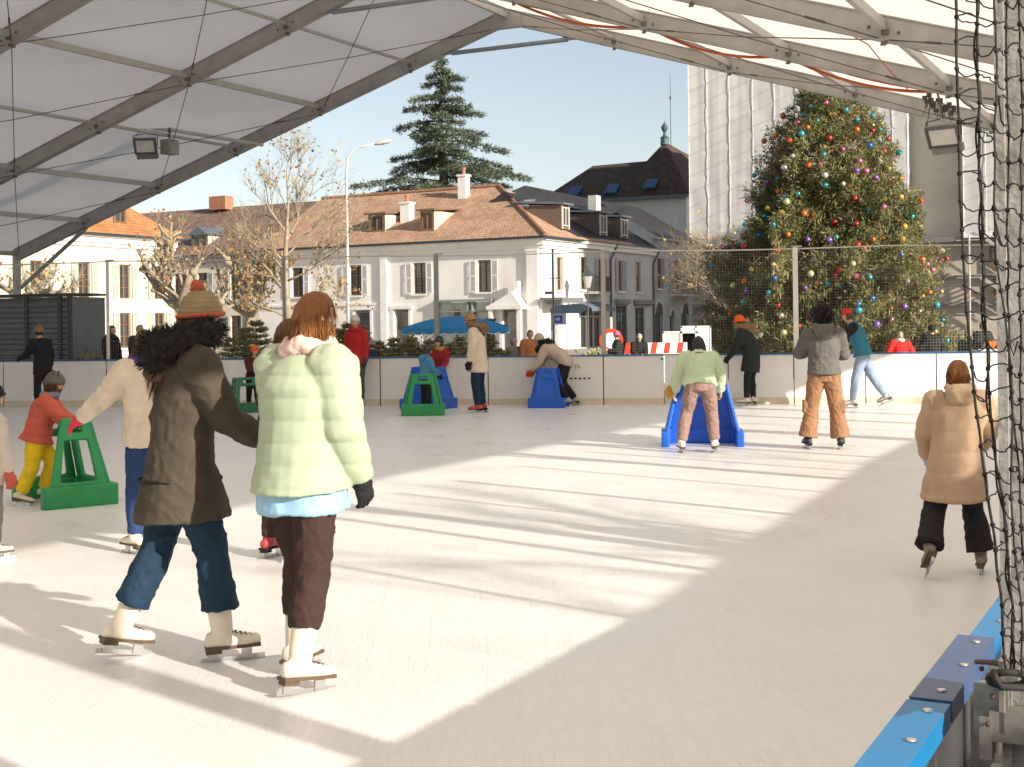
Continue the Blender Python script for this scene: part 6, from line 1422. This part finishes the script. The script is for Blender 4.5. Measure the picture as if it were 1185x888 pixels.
# camel puffer
J18 = person('ginger haired girl in a long quilted camel coat and black flared trousers', 1106, 668, 1.28, 12, lean=9, lean2=3, side=4, LL=(-4, 13, -40, 10, 38), RL=(12, 7, -4, 8, 0), LA_=(14, 16, 34, -4), RA_=(18, 12, 56, -6), hp=2, topm=Camel, bulk=.034, hem=.26, hemflare=.0, disp=puffer(.13, .008), legm=Black, legbulk=.014, flare=.034, hair=(HairG, 'short'), glove=cloth('silver_grey', (.48, .47, .45)), skate=[mat('boot_taupe', (.22, .18, .15), .6), SoleB, LaceD], hood=('plain', Camel), kid=.15, near=True)
# ------------------------------------------------------------------ onlookers behind the boards
def at(px, Z): p = w(px, 374, Z); p.z = 0; return p
SP = dict(pos=None)
def onlooker(label, px, Z, headtop, yaw, grp=None, **kw):
    """stands so that the head top shows at row headtop"""
    z = EYE+(CY+ROLL*(CX-px)-headtop)*Z/F
    H = kw.pop('H', None); lift = 0
    if H is None: H = z
    return person(label, px, 0, H, yaw, pos=at(px, Z), group=grp, **kw)
onlooker('dark haired man in a black coat, left of the two men behind the boards', 128, 30.2, 379, 110, topm=Black, bulk=.03, hem=.2, hair=(HairB, 'short'), scarf=Black, legm=Black)
onlooker('grey haired man in charcoal, right of the two men behind the boards', 161, 30.2, 378, 125, topm=cloth('charcoal', (.035, .035, .037)), bulk=.035, hem=.15, hair=(HairGy, 'short'), legm=Black)
onlooker('child in a grey knitted cap peeping over the boards beside the red jacket skater', 431, 30.0, 396, -80, topm=cloth('navy', (.02, .03, .08)), bulk=.03, hair=(HairB, 'short'), hat=('beanie', Grey), kid=.4, legm=Black)
onlooker('pedestrian in an orange jacket beyond the boards right of the cream parka woman', 613, 32.5, 384, 170, topm=cloth('orange_jacket', (.52, .20, .06)), bulk=.04, hair=(HairG, 'short'), legm=DkBr, kid=.2)
onlooker('small figure in a grey brown coat beyond the boards left of the orange jacket', 594, 32.5, 393, 150, topm=cloth('taupe', (.20, .17, .16)), bulk=.03, hair=(HairB, 'short'), hat=('beanie', cloth('pale_knit', (.4, .36, .33))), legm=Black, kid=.6)
onlooker('pedestrian with a pink headband in a long dark coat beside the round road sign', 714.5, 33.2, 386, -95, topm=DkG, bulk=.04, hem=.35, hair=(HairB, 'short'), hat=('beanie', cloth('pink_knit', (.45, .12, .22))), LA_=(20, 12, 95, -10), RA_=(14, 12, 70, 0), legm=Black)
onlooker('pale haired person in black sitting between the two striped barriers', 739.5, 33.0, 388, 185, topm=Black, bulk=.03, hair=(HairGy, 'short'), legm=cloth('blue_leg', (.10, .18, .30)), LA_=(26, 4, 70, -20), RA_=(26, 4, 70, -20), kid=.2)
onlooker('bearded onlooker in a red and white Christmas suit at the foot of the big tree', 1041, 29.6, 386.5, 178, topm=cloth('santa_red', (.60, .025, .02)), bulk=.05, hair=(HairGy, 'short'), LA_=(10, 30, 40, -10), RA_=(10, 30, 40, -10), legm=RedC, scarf=cloth('white_fur', (.70, .68, .65)), shoulder=1.1)
onlooker('person in a black coat and dark hat turned away right of the man in red', 1079, 29.6, 378.5, -20, topm=Black, bulk=.05, hair=(HairK, 'short'), hat=('beanie', Black), legm=Black, LA_=(20, 20, 60, 0), RA_=(10, 14, 20, 0))
onlooker('person in a dark coat behind the hanging net at the right end of the boards', 1137, 29.2, 374, 150, topm=Black, bulk=.05, hair=(HairK, 'short'), legm=Black, LA_=(20, 10, 60, 0), RA_=(30, 30, 80, 20))
onlooker('person in a dark green jacket with a yellow band behind the hanging net', 1119, 29.4, 386, 170, topm=cloth('bottle_green', (.03, .06, .03)), bulk=.04, hair=(HairK, 'short'), scarf=cloth('hi_vis', (.6, .62, .05)), legm=Black)
b = at(1148, 29.0); m = MB()
for k in range(9): m.sphere(b+Vector((random.uniform(-.3, .3), random.uniform(-.1, .1), 1.0+random.uniform(0, .06))), .07, 8, 6)
t = thing('flower_tray', 'tray of orange flowers or fruit on a stand behind the hanging net', 'tray', b); m.build('fruit', Ora, t, smooth=True); m = MB(); m.box(b+UP*.9, (.8, .4, .08)); m.box(b+UP*.44, (.5, .3, .86)); m.build('stand', PoleW, t)
# unseen bare trees added beyond the marquee so branches streak the sunlit ice
ADDED_TREES_R = [(20.5, 21.5, 71), (23.5, 3, 61), (26, 9.5, 43), (22.5, 14.5, 47), (28, 19, 53), (23.5, 24, 59), (27, 30, 67)]
for u, tt, s in ADDED_TREES_R:
    p = T(u, tt, 0); tr_ = broadleaf('unseen bare plane tree added beyond the marquee to streak the ice', p, 2.4, .19, 4, s, 0, nch=(3, 4), ang=.6, ratio=.74, up=.15); tr_['group'] = 'added bare trees that streak the ice'
run_bake()
